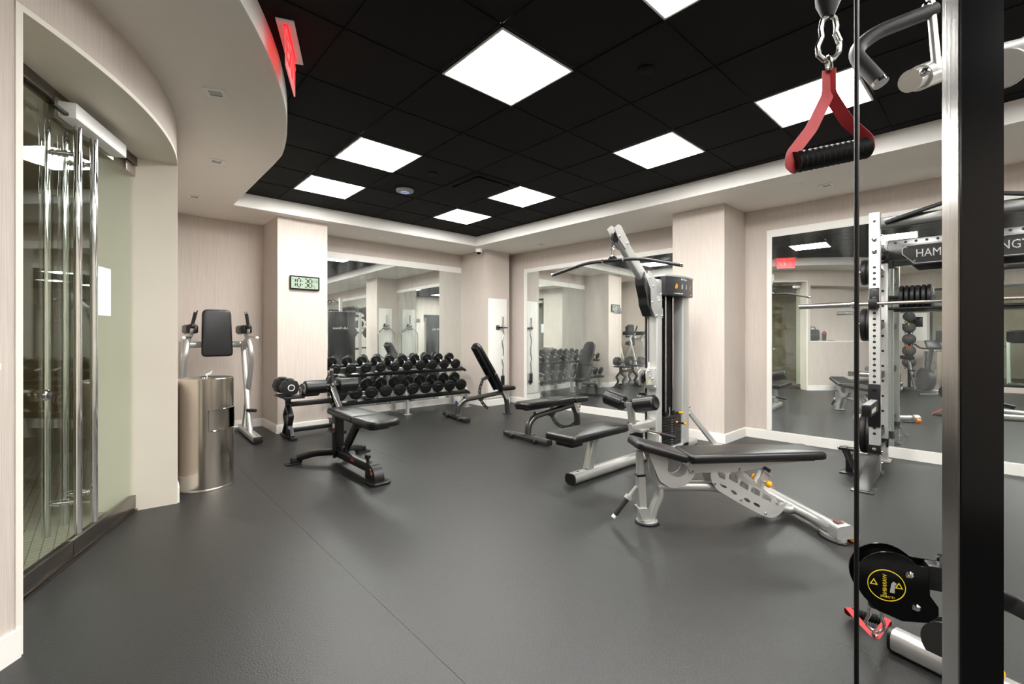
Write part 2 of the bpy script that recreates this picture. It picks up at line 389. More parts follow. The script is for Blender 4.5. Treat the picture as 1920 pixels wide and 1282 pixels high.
# light panels
LL = {(0,0): 'lit square panel light in the black ceiling beside the exit sign', (0,3): 'lit square panel light between the exit sign light and the clock column light', (0,5): 'lit square panel light in the black ceiling before the clock column',
      (3,5): 'lit square panel light in the black ceiling near the dome camera', (3,3): 'lit square panel light touching the corner of the black ceiling vent', (3,0): 'lit square panel light in the black ceiling before the lat pulldown arm',
      (3,-2): 'lit square panel light in the black ceiling above the silver bench with orange knobs', (0,-2): 'lit square panel light above the open floor, next past the exit sign light'}
def lamp(u, v, near):
    x, y = GX+(u+.5)*GR, GY+(v+.5)*GR
    t = thing('ceiling_light', LL.get((u, v), 'lit square panel light in the ceiling behind the cable machine, seen in mirrors'), 'ceiling light', (x, y, ZC), 0, 'square ceiling light panels')
    a, b = .5*GR-.010, .2825
    part('frame', t, 'white_plastic', prism([(-a,-a),(a,-a),(a,a),(-a,a)], -.004, .03, 'xy', [[(-b,-b),(b,-b),(b,b),(-b,b)]]))
    part('diffuser', t, 'lamp_white', bb(-b, b, -b, b, .0, .012))
for u, v in lamps: lamp(u, v, True)
#@@FIX@@
# ------------------------------------------------------------------ mirrors
def mirror_wall(name, label, pts, z0, z1, frame_parts, n):
    """pts: plan points of pane joints along the wall, n: unit vector into the room"""
    t = thing(name, label, 'mirror', (pts[0][0], pts[0][1], 0)); o = V((pts[0][0], pts[0][1]))
    for a, b in zip(pts, pts[1:]):
        a, b = V(a)-o, V(b)-o; d = (b-a).normalized(); a = a+d*.0012; b = b-d*.0012
        part('mirror_pane', t, 'mirror', prism([tuple(a+n*.002), tuple(b+n*.002), tuple(b+n*.008), tuple(a+n*.008)], z0, z1, 'xy'))
    for a, b, f0, f1, nm in frame_parts:
        a, b = V(a)-o, V(b)-o
        part(nm, t, 'white_paint', prism([tuple(a+n*.001), tuple(b+n*.001), tuple(b+n*.016), tuple(a+n*.016)], f0, f1, 'xy'))
    return t
nL = V((0, -1)); nR = V((-1, -.045)).normalized()
def R(y): return (XR(y), y)
mirror_wall('wall_mirror', 'tall wall mirror in three panes behind the two-tier dumbbell rack', [(C1[1], YL), (2.805, YL), (3.909, YL), (C2[0], YL)], .112, 2.40, [((C1[1], YL), (C2[0], YL), 2.40, 2.50, 'frame_top')], nL)
mirror_wall('wall_mirror', 'tall wall mirror between the corner column and the wide column behind the lat pulldown', [R(C3[3]), R(3.98), R(4.94), R(5.90)], .112, 2.37, [(R(C3[3]), R(5.97), 2.37, 2.44, 'frame_top'), (R(5.90), R(5.97), .112, 2.37, 'frame_side')], nR)
mirror_wall('wall_mirror', 'wide white-edged wall mirror behind the power rack', [R(-3.1), R(-2.4), R(-1.3), R(-.30), R(.80), R(1.90)], .112, 2.393, [(R(-3.1), R(1.953), 2.393, 2.477, 'frame_top'), (R(1.90), R(1.953), .112, 2.393, 'frame_side')], nR)
# ------------------------------------------------------------------ glass doors
DG0, DG1 = V((-.425, 2.735)), V((.172, 4.19)); dA = (DG1-DG0).normalized(); dN = V((dA.y, -dA.x))   # dN points into the gym
DL = (DG1-DG0).length
dm = M.Translation((DG0.x, DG0.y, 0)) @ M.Rotation(atan2(dA.y, dA.x), 4, 'Z')      # door frame: x along, -y into the gym
def dpart(name, par, m, *g, **k): return part(name, par, m, *[xf(q, dm) for q in g], **k)
hdr = struct('door_rail', 'rail_steel', xf(bb(0, DL, -.028, .028, 2.415, ZD-.008, .002), dm), xf(bb(0, DL, -.03, .03, .001, .016), dm))
for i, (a, b, lab) in enumerate(((.004, DL/2-.003, 'clear glass door leaf with long chrome pull, left of the taped notice'), (DL/2+.003, DL-.004, 'clear glass door leaf with a white paper notice taped on it'))):
    d = struct('door_%d' % (i+1), 'door_glass', xf(bb(a, b, -.006, .006, .105, 2.405), dm)); d['label'] = lab
    dpart('bottom_rail', d, 'rail_steel', bb(a, b, -.02, .02, .018, .112, .002))
    q = DL/2-.062 if i == 0 else DL/2+.10
    for s in (-1, 1):
        h = dpart('pull_handle', d, 'chrome', cyl((q, s*.065, .17), (q, s*.065, 2.36), .0175, 20, bev=.002))
        for z in (.34, 2.19): 
            if s < 0: dpart('standoff', d, 'chrome', cyl((q, -.065, z), (q, .065, z), .0125, 14), cyl((q, -.03, z), (q, -.006, z), .018, 14), cyl((q, .03, z), (q, .006, z), .018, 14))
    dpart('patch_fitting', d, 'brushed', bb(*((b-.16, b) if i else (a, a+.16)), -.018, .018, 2.34, 2.41, .003), *( [bb(a, a+.14, -.018, .018, 2.34, 2.41, .003)] if i else [bb(b-.14, b, -.018, .018, 2.34, 2.41, .003)]))
    if i == 0: dpart('door_lock', d, 'chrome', *[cyl((a+.55, -.012, .93), (a+.55, -.03, .93), .028, 18, bev=.004)])
cl = thing('door_closer', 'pale metal door closer box mounted under the door header', 'door closer', (0,0,0))
cl.matrix_world = dm
part('body', cl, 'white_plastic', bb(.62, 1.18, -.105, -.03, 2.345, 2.425, .004)); part('mount_plate', cl, 'brushed', bb(.60, 1.20, -.03, -.028, 2.33, 2.44)); part('arm', cl, 'black_metal', bb(.50, .62, -.075, -.055, 2.352, 2.366))
nt_ = thing('paper_notice', 'white paper notice taped on the glass door leaf', 'notice', (0,0,0)); nt_.matrix_world = dm
part('sheet', nt_, 'paper', bb(1.005, 1.225, -.0078, -.0066, 1.35, 1.645)); 
for z in (1.38, 1.61): part('tape', nt_, 'white_plastic', bb(1.10, 1.15, -.0084, -.0079, z-.012, z+.012))
vl = thing('vestibule_added_light', 'added unseen round lamp that lights the vestibule behind the glass', 'ceiling light', (-1.3, 4.6, ZS-.06)); part('lamp_lens', vl, 'added_lamp', cyl((0,0,-.012), (0,0,-.002), .14, 24)); part('ring', vl, 'white_plastic', torus((0,0,-.006), .15, .01))  # lamp added out of sight to brighten the vestibule
# ------------------------------------------------------------------ small fixtures on soffit and ceiling
def downlight(x, y, rz, lab):
    t = thing('downlight', lab, 'downlight', (x, y, ZS), rz, 'square downlights in the soffit')
    a, b = .058, .034
    part('trim_ring', t, 'white_plastic', prism([(-a,-a),(a,-a),(a,a),(-a,a)], -.006, -.0005, 'xy', [[(-b,-b),(b,-b),(b,b),(-b,b)]]))
    part('lens', t, 'lamp_dim', bb(-b, b, -b, b, -.0022, -.0006))
    part('baffle', t, 'grey_plastic', bb(-b, b, b-.006, b, -.005, -.0022), bb(b-.006, b, -b, b, -.005, -.0022))
downlight(.525, 3.363, rad(-22), 'square white downlight in the curved soffit above the glass doors')
downlight(.736, 4.666, 0, 'square white downlight in the soffit above the steel bin')
downlight(.745, 6.00, 0, 'square white downlight in the soffit before the knee raise station niche')
for x, y, l in ((5.344, 1.241, 'square downlight in the soffit above the power rack'), (5.31, 3.704, 'square downlight in the soffit above the lat pulldown arm'), (5.326, 5.235, 'square downlight in the soffit beside the corner column'), (5.35, -1.0, 'square downlight in the soffit beyond the power rack')): downlight(x, y, 0, l)
def cover(x, y, z, lab, m='white_plastic', r=.045):
    t = tag(link('sprinkler_cover', mesh_of('sprinkler_cover', [lathe([(r, 0), (r, -.003), (r*.9, -.006), (.0001, -.007)], (0,0,0), (0,0,1), 24)], m)), lab, 'sprinkler', 'flat sprinkler covers'); t.location = (x, y, z)
cover(5.092, 1.431, ZS, 'flat round sprinkler cover in the soffit beside the power rack downlight')
cover(5.257, 4.487, ZS, 'flat round sprinkler cover in the soffit before the tall mirror behind the lat pulldown')
cover(3.137, 6.554, ZS, 'flat round sprinkler cover in the soffit above the dumbbell rack')
cover(2.507, 4.025, ZC, 'flat black sprinkler cover in the tile next to the ceiling vent', 'grid_black', .05)
cover(2.514, 1.554, ZC, 'flat black sprinkler cover in the ceiling between two big light panels', 'grid_black', .05)
wa = thing('wifi_access_point', 'grey round ceiling disc with a glowing blue ring', 'access point', (2.544, 4.682, ZC))
part('body', wa, 'grey_plastic', lathe([(.095, 0), (.10, -.012), (.095, -.026), (.06, -.034), (.0001, -.036)], (0,0,0), (0,0,1), 32)); part('light_ring', wa, 'led_blue', torus((0,0,-.034), .042, .0035, n=32)); part('logo_disc', wa, 'white_plastic', cyl((0,0,-.037), (0,0,-.034), .034, 24))
vx, vy = GX+(VENT[0]+.5)*GR, GY+(VENT[1]+.5)*GR
vt = thing('ceiling_vent', 'black square air vent with a recessed plate in the tile ceiling', 'vent', (vx, vy, ZC)); a, b = .298, .235
part('frame', vt, 'tile_black', prism([(-a,-a),(a,-a),(a,a),(-a,a)], -.004, .03, 'xy', [[(-b,-b),(b,-b),(b,b),(-b,b)]])); part('plate', vt, 'tile_black', bb(-.215, .215, -.215, .215, -.012, -.006)); part('core', vt, 'seam', bb(-.29, .29, -.29, .29, .03, .035)); part('hanger', vt, 'black_metal', bb(-.01, .01, -.01, .01, -.006, .03))
dc = thing('dome_camera', 'small white dome security camera under the soffit corner', 'camera', (4.76, 6.18, ZS))
part('base', dc, 'white_plastic', cyl((0,0,0), (0,0,-.022), .062, 28, bev=.004)); part('housing', dc, 'white_plastic', lathe([(.058,-.022),(.058,-.055),(.052,-.072),(.044,-.078)], (0,0,0), (0,0,1), 28)); part('dome', dc, 'gloss_black', sph((0,0,-.072), .042, 20, (1,1,.9)))
# exit sign: white ceiling plate, red edge-lit blade
ex = thing('exit_sign', 'red edge-lit exit sign hanging from a white ceiling plate', 'exit sign', (.794, 2.787, ZC), rad(66.5))
part('ceiling_plate', ex, 'white_plastic', bb(-.205, .205, -.045, .045, -.006, 0, .001)); part('lamp_slot', ex, 'exit_letter', bb(-.17, .17, -.011, .011, -.016, -.006)); part('blade', ex, 'exit_red', bb(-.17, .17, -.004, .004, -.225, -.016, .001))
text('letters', ex, 'EXIT', 'exit_letter', .205, (0, -.0048, -.122), (pi/2, 0, 0), sx=.86, off=.003); text('letters', ex, 'EXIT', 'exit_letter', .205, (0, .0048, -.122), (pi/2, 0, pi), sx=.86, off=.003)
# clock on the column
ck = thing('wall_clock', 'black-framed digital wall clock reading 10:38 on the column', 'clock', (1.948, C1[2], 1.915))
part('case', ck, 'plastic', bb(-.182, .182, -.028, -.001, -.088, .088, .006)); part('bezel', ck, 'gloss_black', prism(rr(-.182,.182,-.088,.088,.008), -.032, -.027, 'xz', [rr(-.166,.166,-.072,.072,.003)])); part('screen', ck, 'lcd', bb(-.166, .166, -.0295, -.0275, -.072, .072))
SEG = {'0':'abcdef','1':'bc','2':'abged','3':'abgcd','6':'afgedc','7':'abc','8':'abcdefg'}
def digit(ch, x, z, w, h, t):
    out = []; y0, y1 = -.0305, -.0293; g = t*.35
    hz = lambda zz: prism([(x-w/2+g, zz), (x-w/2+t*.5+g, zz+t/2), (x+w/2-t*.5-g, zz+t/2), (x+w/2-g, zz), (x+w/2-t*.5-g, zz-t/2), (x-w/2+t*.5+g, zz-t/2)], y0, y1)
    vtc = lambda xx, za, zb: prism([(xx, za+g), (xx-t/2, za+t*.5+g), (xx-t/2, zb-t*.5-g), (xx, zb-g), (xx+t/2, zb-t*.5-g), (xx+t/2, za+t*.5+g)], y0, y1)
    S = dict(a=lambda: hz(z+h/2), g=lambda: hz(z), d=lambda: hz(z-h/2), b=lambda: vtc(x+w/2, z, z+h/2), c=lambda: vtc(x+w/2, z-h/2, z), f=lambda: vtc(x-w/2, z, z+h/2), e=lambda: vtc(x-w/2, z-h/2, z))
    for c in SEG[ch]: out.append(S[c]())
    return out
for ch, x in (('1', -.136), ('0', -.075), ('3', .012), ('8', .066)): part('digit', ck, 'ink', *digit(ch, x, 0, .038, .108, .0145))
for z in (.022, -.022): part('colon_dot', ck, 'ink', box((-.032, -.030, z), (.011, .0012, .011)))
for ch, x, z in (('6', .108, .028), ('7', .128, .028), ('8', .149, .028), ('1', .104, -.042), ('0', .120, -.042)): part('digit', ck, 'ink', *digit(ch, x, z, .013, .034, .0035))
text('am_mark', ck, 'AM', 'ink', .014, (-.150, -.0300, .045), (pi/2, 0, 0))
#@@END_FIX@@
#@@EQ1@@
# ------------------------------------------------------------------ silver adjustable bench
def foot_disc(parent, x, y, r=.078):
    part('rubber_foot', parent, 'rubber', cyl((x,y,0), (x,y,.012), r, 28, bev=.003)); part('foot_plate', parent, 'silver', cyl((x,y,.012), (x,y,.017), r*.88, 28))
def bench_a():
    t = thing('adjustable_bench', 'silver adjustable bench with perforated ladder plates and orange knobs', 'bench', (2.62, 1.63, 0), -.66)
    foot_disc(t, 0.02, 0)
    part('front_leg', t, 'silver', tube([(.045,0,.017),(.065,0,.09),(.112,0,.19),(.085,0,.28),(.055,0,.36),(.06,0,.42)], rrect(.07,.052,.022), .07))
    part('telescopic_leg', t, 'silver', tube([(-.012,0,.022),(-.026,0,.315)], rrect(.062,.052,.006), up=V((1,0,0))), label='square silver outer sleeve of the seat leg')
    part('telescopic_leg_inner', t, 'silver', tube([(-.026,0,.315),(-.030,0,.468)], rrect(.046,.040,.005), up=V((1,0,0))))
    part('leg_collar', t, 'black_metal', tube([(-.0255,0,.308),(-.0262,0,.322)], rrect(.066,.056,.006), up=V((1,0,0))))
    part('ankle_bracket', t, 'silver', prism(rpoly([(-.055,.105),(.012,.105),(.035,.02),(-.02,.02)], .012), -.042, -.034), prism(rpoly([(-.055,.105),(.012,.105),(.035,.02),(-.02,.02)], .012), .034, .042), bb(-.05,.01,-.036,.036,.10,.106))
    part('carry_handle', t, 'grip', cyl((-.195,0,.055),(-.108,0,.165), .0165, 18, bev=.003), label='grey rubber carry grip'); part('handle_stem', t, 'silver', cyl((-.118,0,.152),(-.05,0,.235), .012, 14), cyl((-.113,0,.158),(-.098,0,.178), .024, 16)); part('handle_cap', t, 'white_plastic', cyl((-.208,0,.039),(-.194,0,.056), .014, 14))
    part('main_beam', t, 'silver', tube([(.085,0,.24),(.50,0,.225),(.68,0,.15),(.99,0,.055),(1.03,0,.055)], rrect(.075,.062,.028), .10))
    gear = rpoly([(.005,.475),(.05,.37),(.085,.28),(.175,.232),(.265,.252),(.325,.32),(.315,.39),(.27,.40),(.272,.335),(.226,.302),(.165,.315),(.138,.345),(.145,.43),(.10,.46)], .03, 4)
    for y in (-.055, .047): part('gear_plate', t, 'steel_grey', prism(gear, y, y+.008))
    part('pivot_rod', t, 'chrome', cyl((.262,-.07,.395),(.262,.07,.395), .014, 14))
    lad = rpoly([(.426,.345),(.54,.345),(.636,.275),(.77,.215),(.868,.165),(.885,.112),(.918,.110),(.955,.128),(.917,.056),(.857,.018),(.79,.036),(.636,.118),(.464,.221),(.428,.281)], [.02,.02,.02,.03,.02,.012,.012,.006,.02,.03,.03,.04,.03,.03], 3)
    sl = [rpoly([(cx-a*.034-b*.012, cz+a*.02-.016), (cx+a*.030, cz-a*.016-.018), (cx+a*.034+b*.01, cz-a*.012+.016), (cx-a*.022, cz+a*.022+.018)], .009, 2) for cx, cz, a, b in ((.498,.312,.8,0),(.580,.288,1,0),(.654,.240,1,0),(.732,.197,1,0),(.810,.155,1,0))]
    sm = [[(cx+.028*cos(q)*.82+.010*sin(q)*.57, cz-.028*cos(q)*.57+.010*sin(q)*.82) for q in [2*pi*i/12 for i in range(12)]] for cx, cz in ((.512,.245),(.583,.200),(.674,.146),(.742,.112))]
    for y in (-.062, .054): part('ladder_plate', t, 'steel_grey', prism(lad, y, y+.008, 'xz', sl+sm))
    bolts(t, 'chrome', [(.452,-.062,.262),(.631,-.062,.150),(.80,-.062,.056),(.30,-.07,.345),(.62,-.07,.352)], (0,-1,0), .011, .010)
    part('back_strut', t, 'silver', tube([(.60,0,.35),(.875,0,.115)], rrect(.05,.06,.01)))
    part('strut_pin', t, 'chrome', cyl((.885,-.07,.125),(.885,.07,.125), .010, 14))
    for y in (-.066, .058): part('back_rail', t, 'silver', prism(rpoly([(.255,.405),(.285,.335),(.43,.335),(.65,.335),(.82,.372),(1.06,.392),(1.06,.402),(.90,.408),(.255,.415)], .015, 3), y, y+.008))
    part('back_board', t, 'plastic', bb(.28,1.12,-.10,.10,.402,.412,.002)); part('seat_board', t, 'silver', xf(bb(-.03,.22,-.06,.06,.405,.415,.002), rotm('Y', rad(18), (.22,0,.41))))
    part('back_pad', t, 'vinyl', pad(rpoly([(.262,-.145),(1.20,-.128),(1.20,.128),(.262,.145)], [.03,.05,.05,.03], 5), .412, .468, .022, crown=.004))
    part('seat_pad', t, 'vinyl', xf(pad(rpoly([(-.10,-.125),(.24,-.145),(.24,.145),(-.10,.125)], [.05,.03,.03,.05], 5), .412, .466, .022, crown=.004), rotm('Y', rad(16), (.24,0,.415))))
    ps = part('socket_post', t, 'silver', tube([(.775,0,.205),(.842,0,.312)], rrect(.055,.06,.006), up=V((1,0,0)))); part('socket_rim', ps, 'silver', tube([(.838,0,.306),(.842,0,.312)], rrect(.085,.08,.006), up=V((1,0,0)))); part('socket_cap', ps, 'rubber', tube([(.842,0,.312),(.857,0,.335)], rrect(.035,.04,.006), up=V((1,0,0))))
    for y in (-1, 1): part('knob', ps, 'amber', sph((.815,y*.075,.252), .023, 16), label='round orange pull knob'); part('knob_stem', ps, 'chrome', cyl((.812,y*.03,.252),(.814,y*.06,.252), .008, 10))
    part('post_base', t, 'silver', tube([(.775,0,.205),(.74,0,.14)], rrect(.05,.05,.006), up=V((1,0,0))))
    part('rear_tube', t, 'silver', tube([(1.06,-.36,.062),(1.06,.36,.062)], rrect(.085,.07,.03)))
    for y in (-1, 1):
        part('end_housing', t, 'silver', prism(rpoly([(1.01,.03),(1.015,.10),(1.10,.112),(1.145,.08),(1.13,.03)], .012), y*.345, y*.415), label='silver wheel housing')
        part('wheel', t, 'orange', cyl((1.135,y*.352,.034),(1.135,y*.405,.034), .034, 24, bev=.006), label='orange transport wheel'); part('wheel_slot', t, 'dark_red', bb(1.045,1.085,y*.36-.02,y*.36+.02,.106,.113))
        bolts(t, 'chrome', [(1.135, y*.416, .05)], (0,y,0), .012, .012)
        part('rubber_foot', t, 'rubber', mv(xf(cyl((0,0,0),(0,0,.010), .10, 28, bev=.003), M.Diagonal((.62,1,1,1))), 1.055, y*.33, 0)); part('foot_plate', t, 'silver', mv(xf(cyl((0,0,.010),(0,0,.030), .088, 28), M.Diagonal((.62,1,1,1))), 1.055, y*.33, 0))
bench_a()
# ------------------------------------------------------------------ grey adjustable benches (two alike, one flat, one inclined)
def bench_g(label, loc, rz, ang):
    t = thing('adjustable_bench', label, 'bench', (*loc, 0), rz, 'grey adjustable benches')
    pv = (.70, 0, .372)
    part('foot_tube', t, 'gun_metal', tube([(0,-.37,.04),(0,.37,.04)], rrect(.085,.062,.026)))
    for y in (-1, 1):
        part('end_cap', t, 'rubber', bb(-.042,.042,y*.372-.01,y*.372+.01,.01,.07,.008)); part('wheel', t, 'rubber', cyl((-.05,y*.20-.012,.03),(-.05,y*.20+.012,.03), .03, 18, bev=.004)); part('wheel_bracket', t, 'gun_metal', box((-.045,y*.20,.045),(.03,.045,.035),.004))
    part('beam', t, 'gun_metal', tube([(.02,0,.068),(.03,0,.19),(.13,0,.272),(.74,0,.335)], rrect(.075,.062,.024), .10, 8))
    part('beam_flange', t, 'gun_metal', bb(-.04,.08,-.07,.07,.068,.076,.003)); part('stop_knob', t, 'rubber', cyl((.13,0,.295),(.13,0,.325), .014, 14))
    part('post', t, 'gun_metal', tube([(.905,0,.010),(.89,0,.20),(.85,0,.335)], rrect(.078,.062,.022), .08, up=V((1,0,0))))
    part('post_foot', t, 'gun_metal', bb(.845,.965,-.055,.055,0,.010,.003)); part('head_tube', t, 'gun_metal', tube([(.72,0,.338),(.90,0,.325)], rrect(.07,.06,.02)))
    for y in (-.042, .034): part('seat_bracket', t, 'white_paint' if y > 1 else 'silver', prism(rpoly([(.84,.25),(.88,.22),(.91,.30),(.93,.385),(.78,.385),(.80,.34)], .012), y, y+.008))
    bolts(t, 'chrome', [(.885,-.042,.29),(.86,-.042,.33),(.70,-.05,.372)], (0,-1,0), .010, .008)
    part('seat_pad', t, 'vinyl', pad(rpoly([(.755,-.11),(.99,-.135),(.99,.135),(.755,.11)], [.02,.05,.05,.02]), .385, .442, .020, crown=.004))
    part('seat_board', t, 'plastic', bb(.77,.97,-.09,.09,.377,.386,.002))
    R_ = rotm('Y', ang, pv)            # the backrest lies towards -x when flat
    z = .372
    bk = lambda nm, m, *g: part(nm, t, m, *[xf(q, R_) for q in g])
    bk('back_frame', 'black_metal', bb(-.09,.70,-.095,-.055,z-.002,z+.028,.004), bb(-.09,.70,.055,.095,z-.002,z+.028,.004), *[bb(x,x+.025,-.08,.08,z+.002,z+.022,.003) for x in (-.085,.10,.27,.44,.62)])
    bk('back_board', 'plastic', bb(-.10,.70,-.10,.10,z+.024,z+.032,.002))
    bk('upper_pad', 'vinyl', pad(rpoly([(-.135,-.115),(.40,-.145),(.40,.145),(-.135,.115)], [.11,.025,.025,.11], 8), z+.032, z+.085, .020, crown=.004))
    bk('lower_pad', 'vinyl', pad(rpoly([(.408,-.145),(.715,-.12),(.715,.12),(.408,.145)], .025), z+.032, z+.085, .020, crown=.004))
    A0, A1 = pi+rad(25), pi+rad(118); n = 16
    ar = [(pv[0]+.325*cos(A0+(A1-A0)*i/n), pv[2]+.325*sin(A0+(A1-A0)*i/n)) for i in range(n+1)]+[(pv[0]+.280*cos(A1+(A0-A1)*i/n), pv[2]+.280*sin(A1+(A0-A1)*i/n)) for i in range(n+1)]
    ho = [[(pv[0]+.3025*cos(a)+.009*cos(q), pv[2]+.3025*sin(a)+.009*sin(q)) for q in [2*pi*j/8 for j in range(8)]] for a in [A0+.12+i*(A1-A0-.24)/7 for i in range(8)]]
    bk('adjuster_arc', 'gun_metal', prism(ar, -.006, .006, 'xz', ho)); bk('arc_arm', 'gun_metal', prism([(.40,z),(.46,z),(.425,z-.145),(.385,z-.125)], -.010, .010))
    part('lock_housing', t, 'gun_metal', box((.42,0,.275),(.075,.055,.06),.006,rot=M.Rotation(-.35,3,'Y')))
    return t
bench_g('grey adjustable bench with a flat black backrest beside the lat pulldown seat', (3.66,3.84), -.02, 0)
bench_g('grey adjustable bench with the black backrest raised beside the dumbbell rack', (3.85,5.55), -.148, rad(59))
# ------------------------------------------------------------------ black bench with leg rollers
def bench_e():
    t = thing('decline_bench', 'black decline bench with foam leg rollers and an orange sticker', 'bench', (1.69, 4.70, 0), -pi/2)
    for y in (-1, 1):
        part('rear_leg', t, 'black_metal', tube([(.27,0,.105),(.14,y*.17,.095),(.06,y*.30,.055)], rrect(.07,.06,.02), .05)); part('rear_foot', t, 'black_metal', box((.05,y*.345,.008),(.10,.13,.016),.005), xf(box((.06,y*.315,.04),(.055,.10,.055),.006), M.Identity(4)))
    part('main_beam', t, 'black_metal', tube([(.18,0,.10),(1.02,0,.105)], rrect(.07,.075,.012)))
    fo = [(.98,.02),(.98,.142)]+[(1.06+.11*sin(a), .03+.115*cos(a)) for a in [pi/2*i/8 for i in range(9)]]+[(1.17,.02)]
    part('front_foot', t, 'black_metal', prism(fo, -.042, .042)); part('front_foot_plate', t, 'black_metal', pad(rr(1.02,1.215,-.085,.085,.04), 0, .022, .008))
    part('knob', t, 'plastic', cyl((.94,0,.14),(.94,0,.172), .013, 14), lathe([(.024,0),(.026,.01),(.026,.026),(.018,.032)], (.94,0,.170), (0,0,1), 18))
    part('sticker', t, 'orange', box((1.105,-.0428,.085),(.034,.001,.030)), label='orange square sticker'); part('sticker', t, 'white_print', box((1.085,-.0428,.112),(.02,.001,.014)), label='white sticker')
    part('badge', t, 'red', box((.70,-.0358,.112),(.08,.001,.020)), label='red and white badge'); 
    part('post', t, 'black_metal', tube([(.275,0,.10),(.275,0,.475)], rrect(.085,.085,.008), up=V((1,0,0)))); part('post_label', t, 'white_print', box((.275,-.0433,.36),(.05,.001,.04)), label='white warning label'); part('post_label', t, 'red', box((.275,-.0433,.31),(.04,.001,.035)), label='dark red warning label')
    part('lock_lever', t, 'black_metal', tube([(.30,-.05,.30),(.32,-.05,.06)], rrect(.03,.012,.004), up=V((1,0,0))))
    part('ladder_strut', t, 'black_metal', tube([(.42,-.02,.13),(.72,-.02,.43)], rrect(.012,.06,.003)), tube([(.42,.02,.13),(.72,.02,.43)], rrect(.012,.06,.003))); part('strut_foot', t, 'black_metal', box((.43,0,.15),(.09,.06,.07),.006))
    for i in range(5): part('strut_pin', t, 'chrome', cyl((.47+i*.055,-.035,.19+i*.055),(.47+i*.055,.035,.19+i*.055), .006, 8))
    part('pad_arm', t, 'black_metal', bb(.70,.76,-.03,.03,.40,.475,.005)); part('pad_rail', t, 'black_metal', bb(.26,1.12,-.035,.035,.462,.487,.004))
    part('main_pad', t, 'vinyl', pad(rpoly([(.28,-.115),(.94,-.15),(.94,.15),(.30,.115)], [.04,.02,.02,.04]), .487, .545, .022, crown=.004)); part('end_pad', t, 'vinyl', pad(rpoly([(.946,-.15),(1.30,-.14),(1.30,.14),(.946,.15)], [.02,.09,.09,.02], 7), .487, .545, .022, crown=.004)); part('end_block', t, 'plastic', xf(pad(rr(1.0,1.20,-.09,.09,.05), .455, .487, .012), M.Identity(4)))
    part('roller_arm', t, 'black_metal', tube([(.30,.04,.46),(.16,.04,.54),(.0,.04,.718)], rrect(.06,.05,.008), .05)); part('arm_cover', t, 'steel_grey', prism(rpoly([(.12,.56),(.20,.50),(.33,.47),(.30,.52),(.06,.69),(.0,.69)], .015), .010, .014), label='grey side cover of the roller arm')
    part('arm_lower', t, 'black_metal', tube([(.06,.04,.66),(-.20,.04,.672)], rrect(.045,.045,.008)))
    for x, z, ys in ((0,.718,((-.225,-.02),(.105,.30))), (-.20,.672,((-.20,-.02),(.105,.28)))):
        part('roller_axle', t, 'black_metal', cyl((x,-.23 if x==0 else -.20,z),(x,.305 if x==0 else .28,z), .019, 16))
        for y0, y1 in ys:
            r = part('foam_roller', t, 'vinyl', cyl((x,y0,z),(x,y1,z), .068, 28, bev=.010)); y = y0 if abs(y0) > .15 else y1; q = -1 if y < 0 else 1
            part('roller_cap', r, 'white_print', cyl((x,y,z),(x,y+q*.003,z), .036, 20)); part('roller_plug', r, 'plastic', cyl((x,y+q*.001,z),(x,y+q*.006,z), .026, 18))
    part('handle', t, 'grip', cyl((.02,.04,.745),(.0,.04,.875), .0165, 16, bev=.003)); part('handle_cap', t, 'chrome', cyl((.0,.04,.872),(-.003,.04,.892), .017, 16)); part('handle_base', t, 'chrome', cyl((.025,.04,.72),(.02,.04,.748), .022, 16))
bench_e()
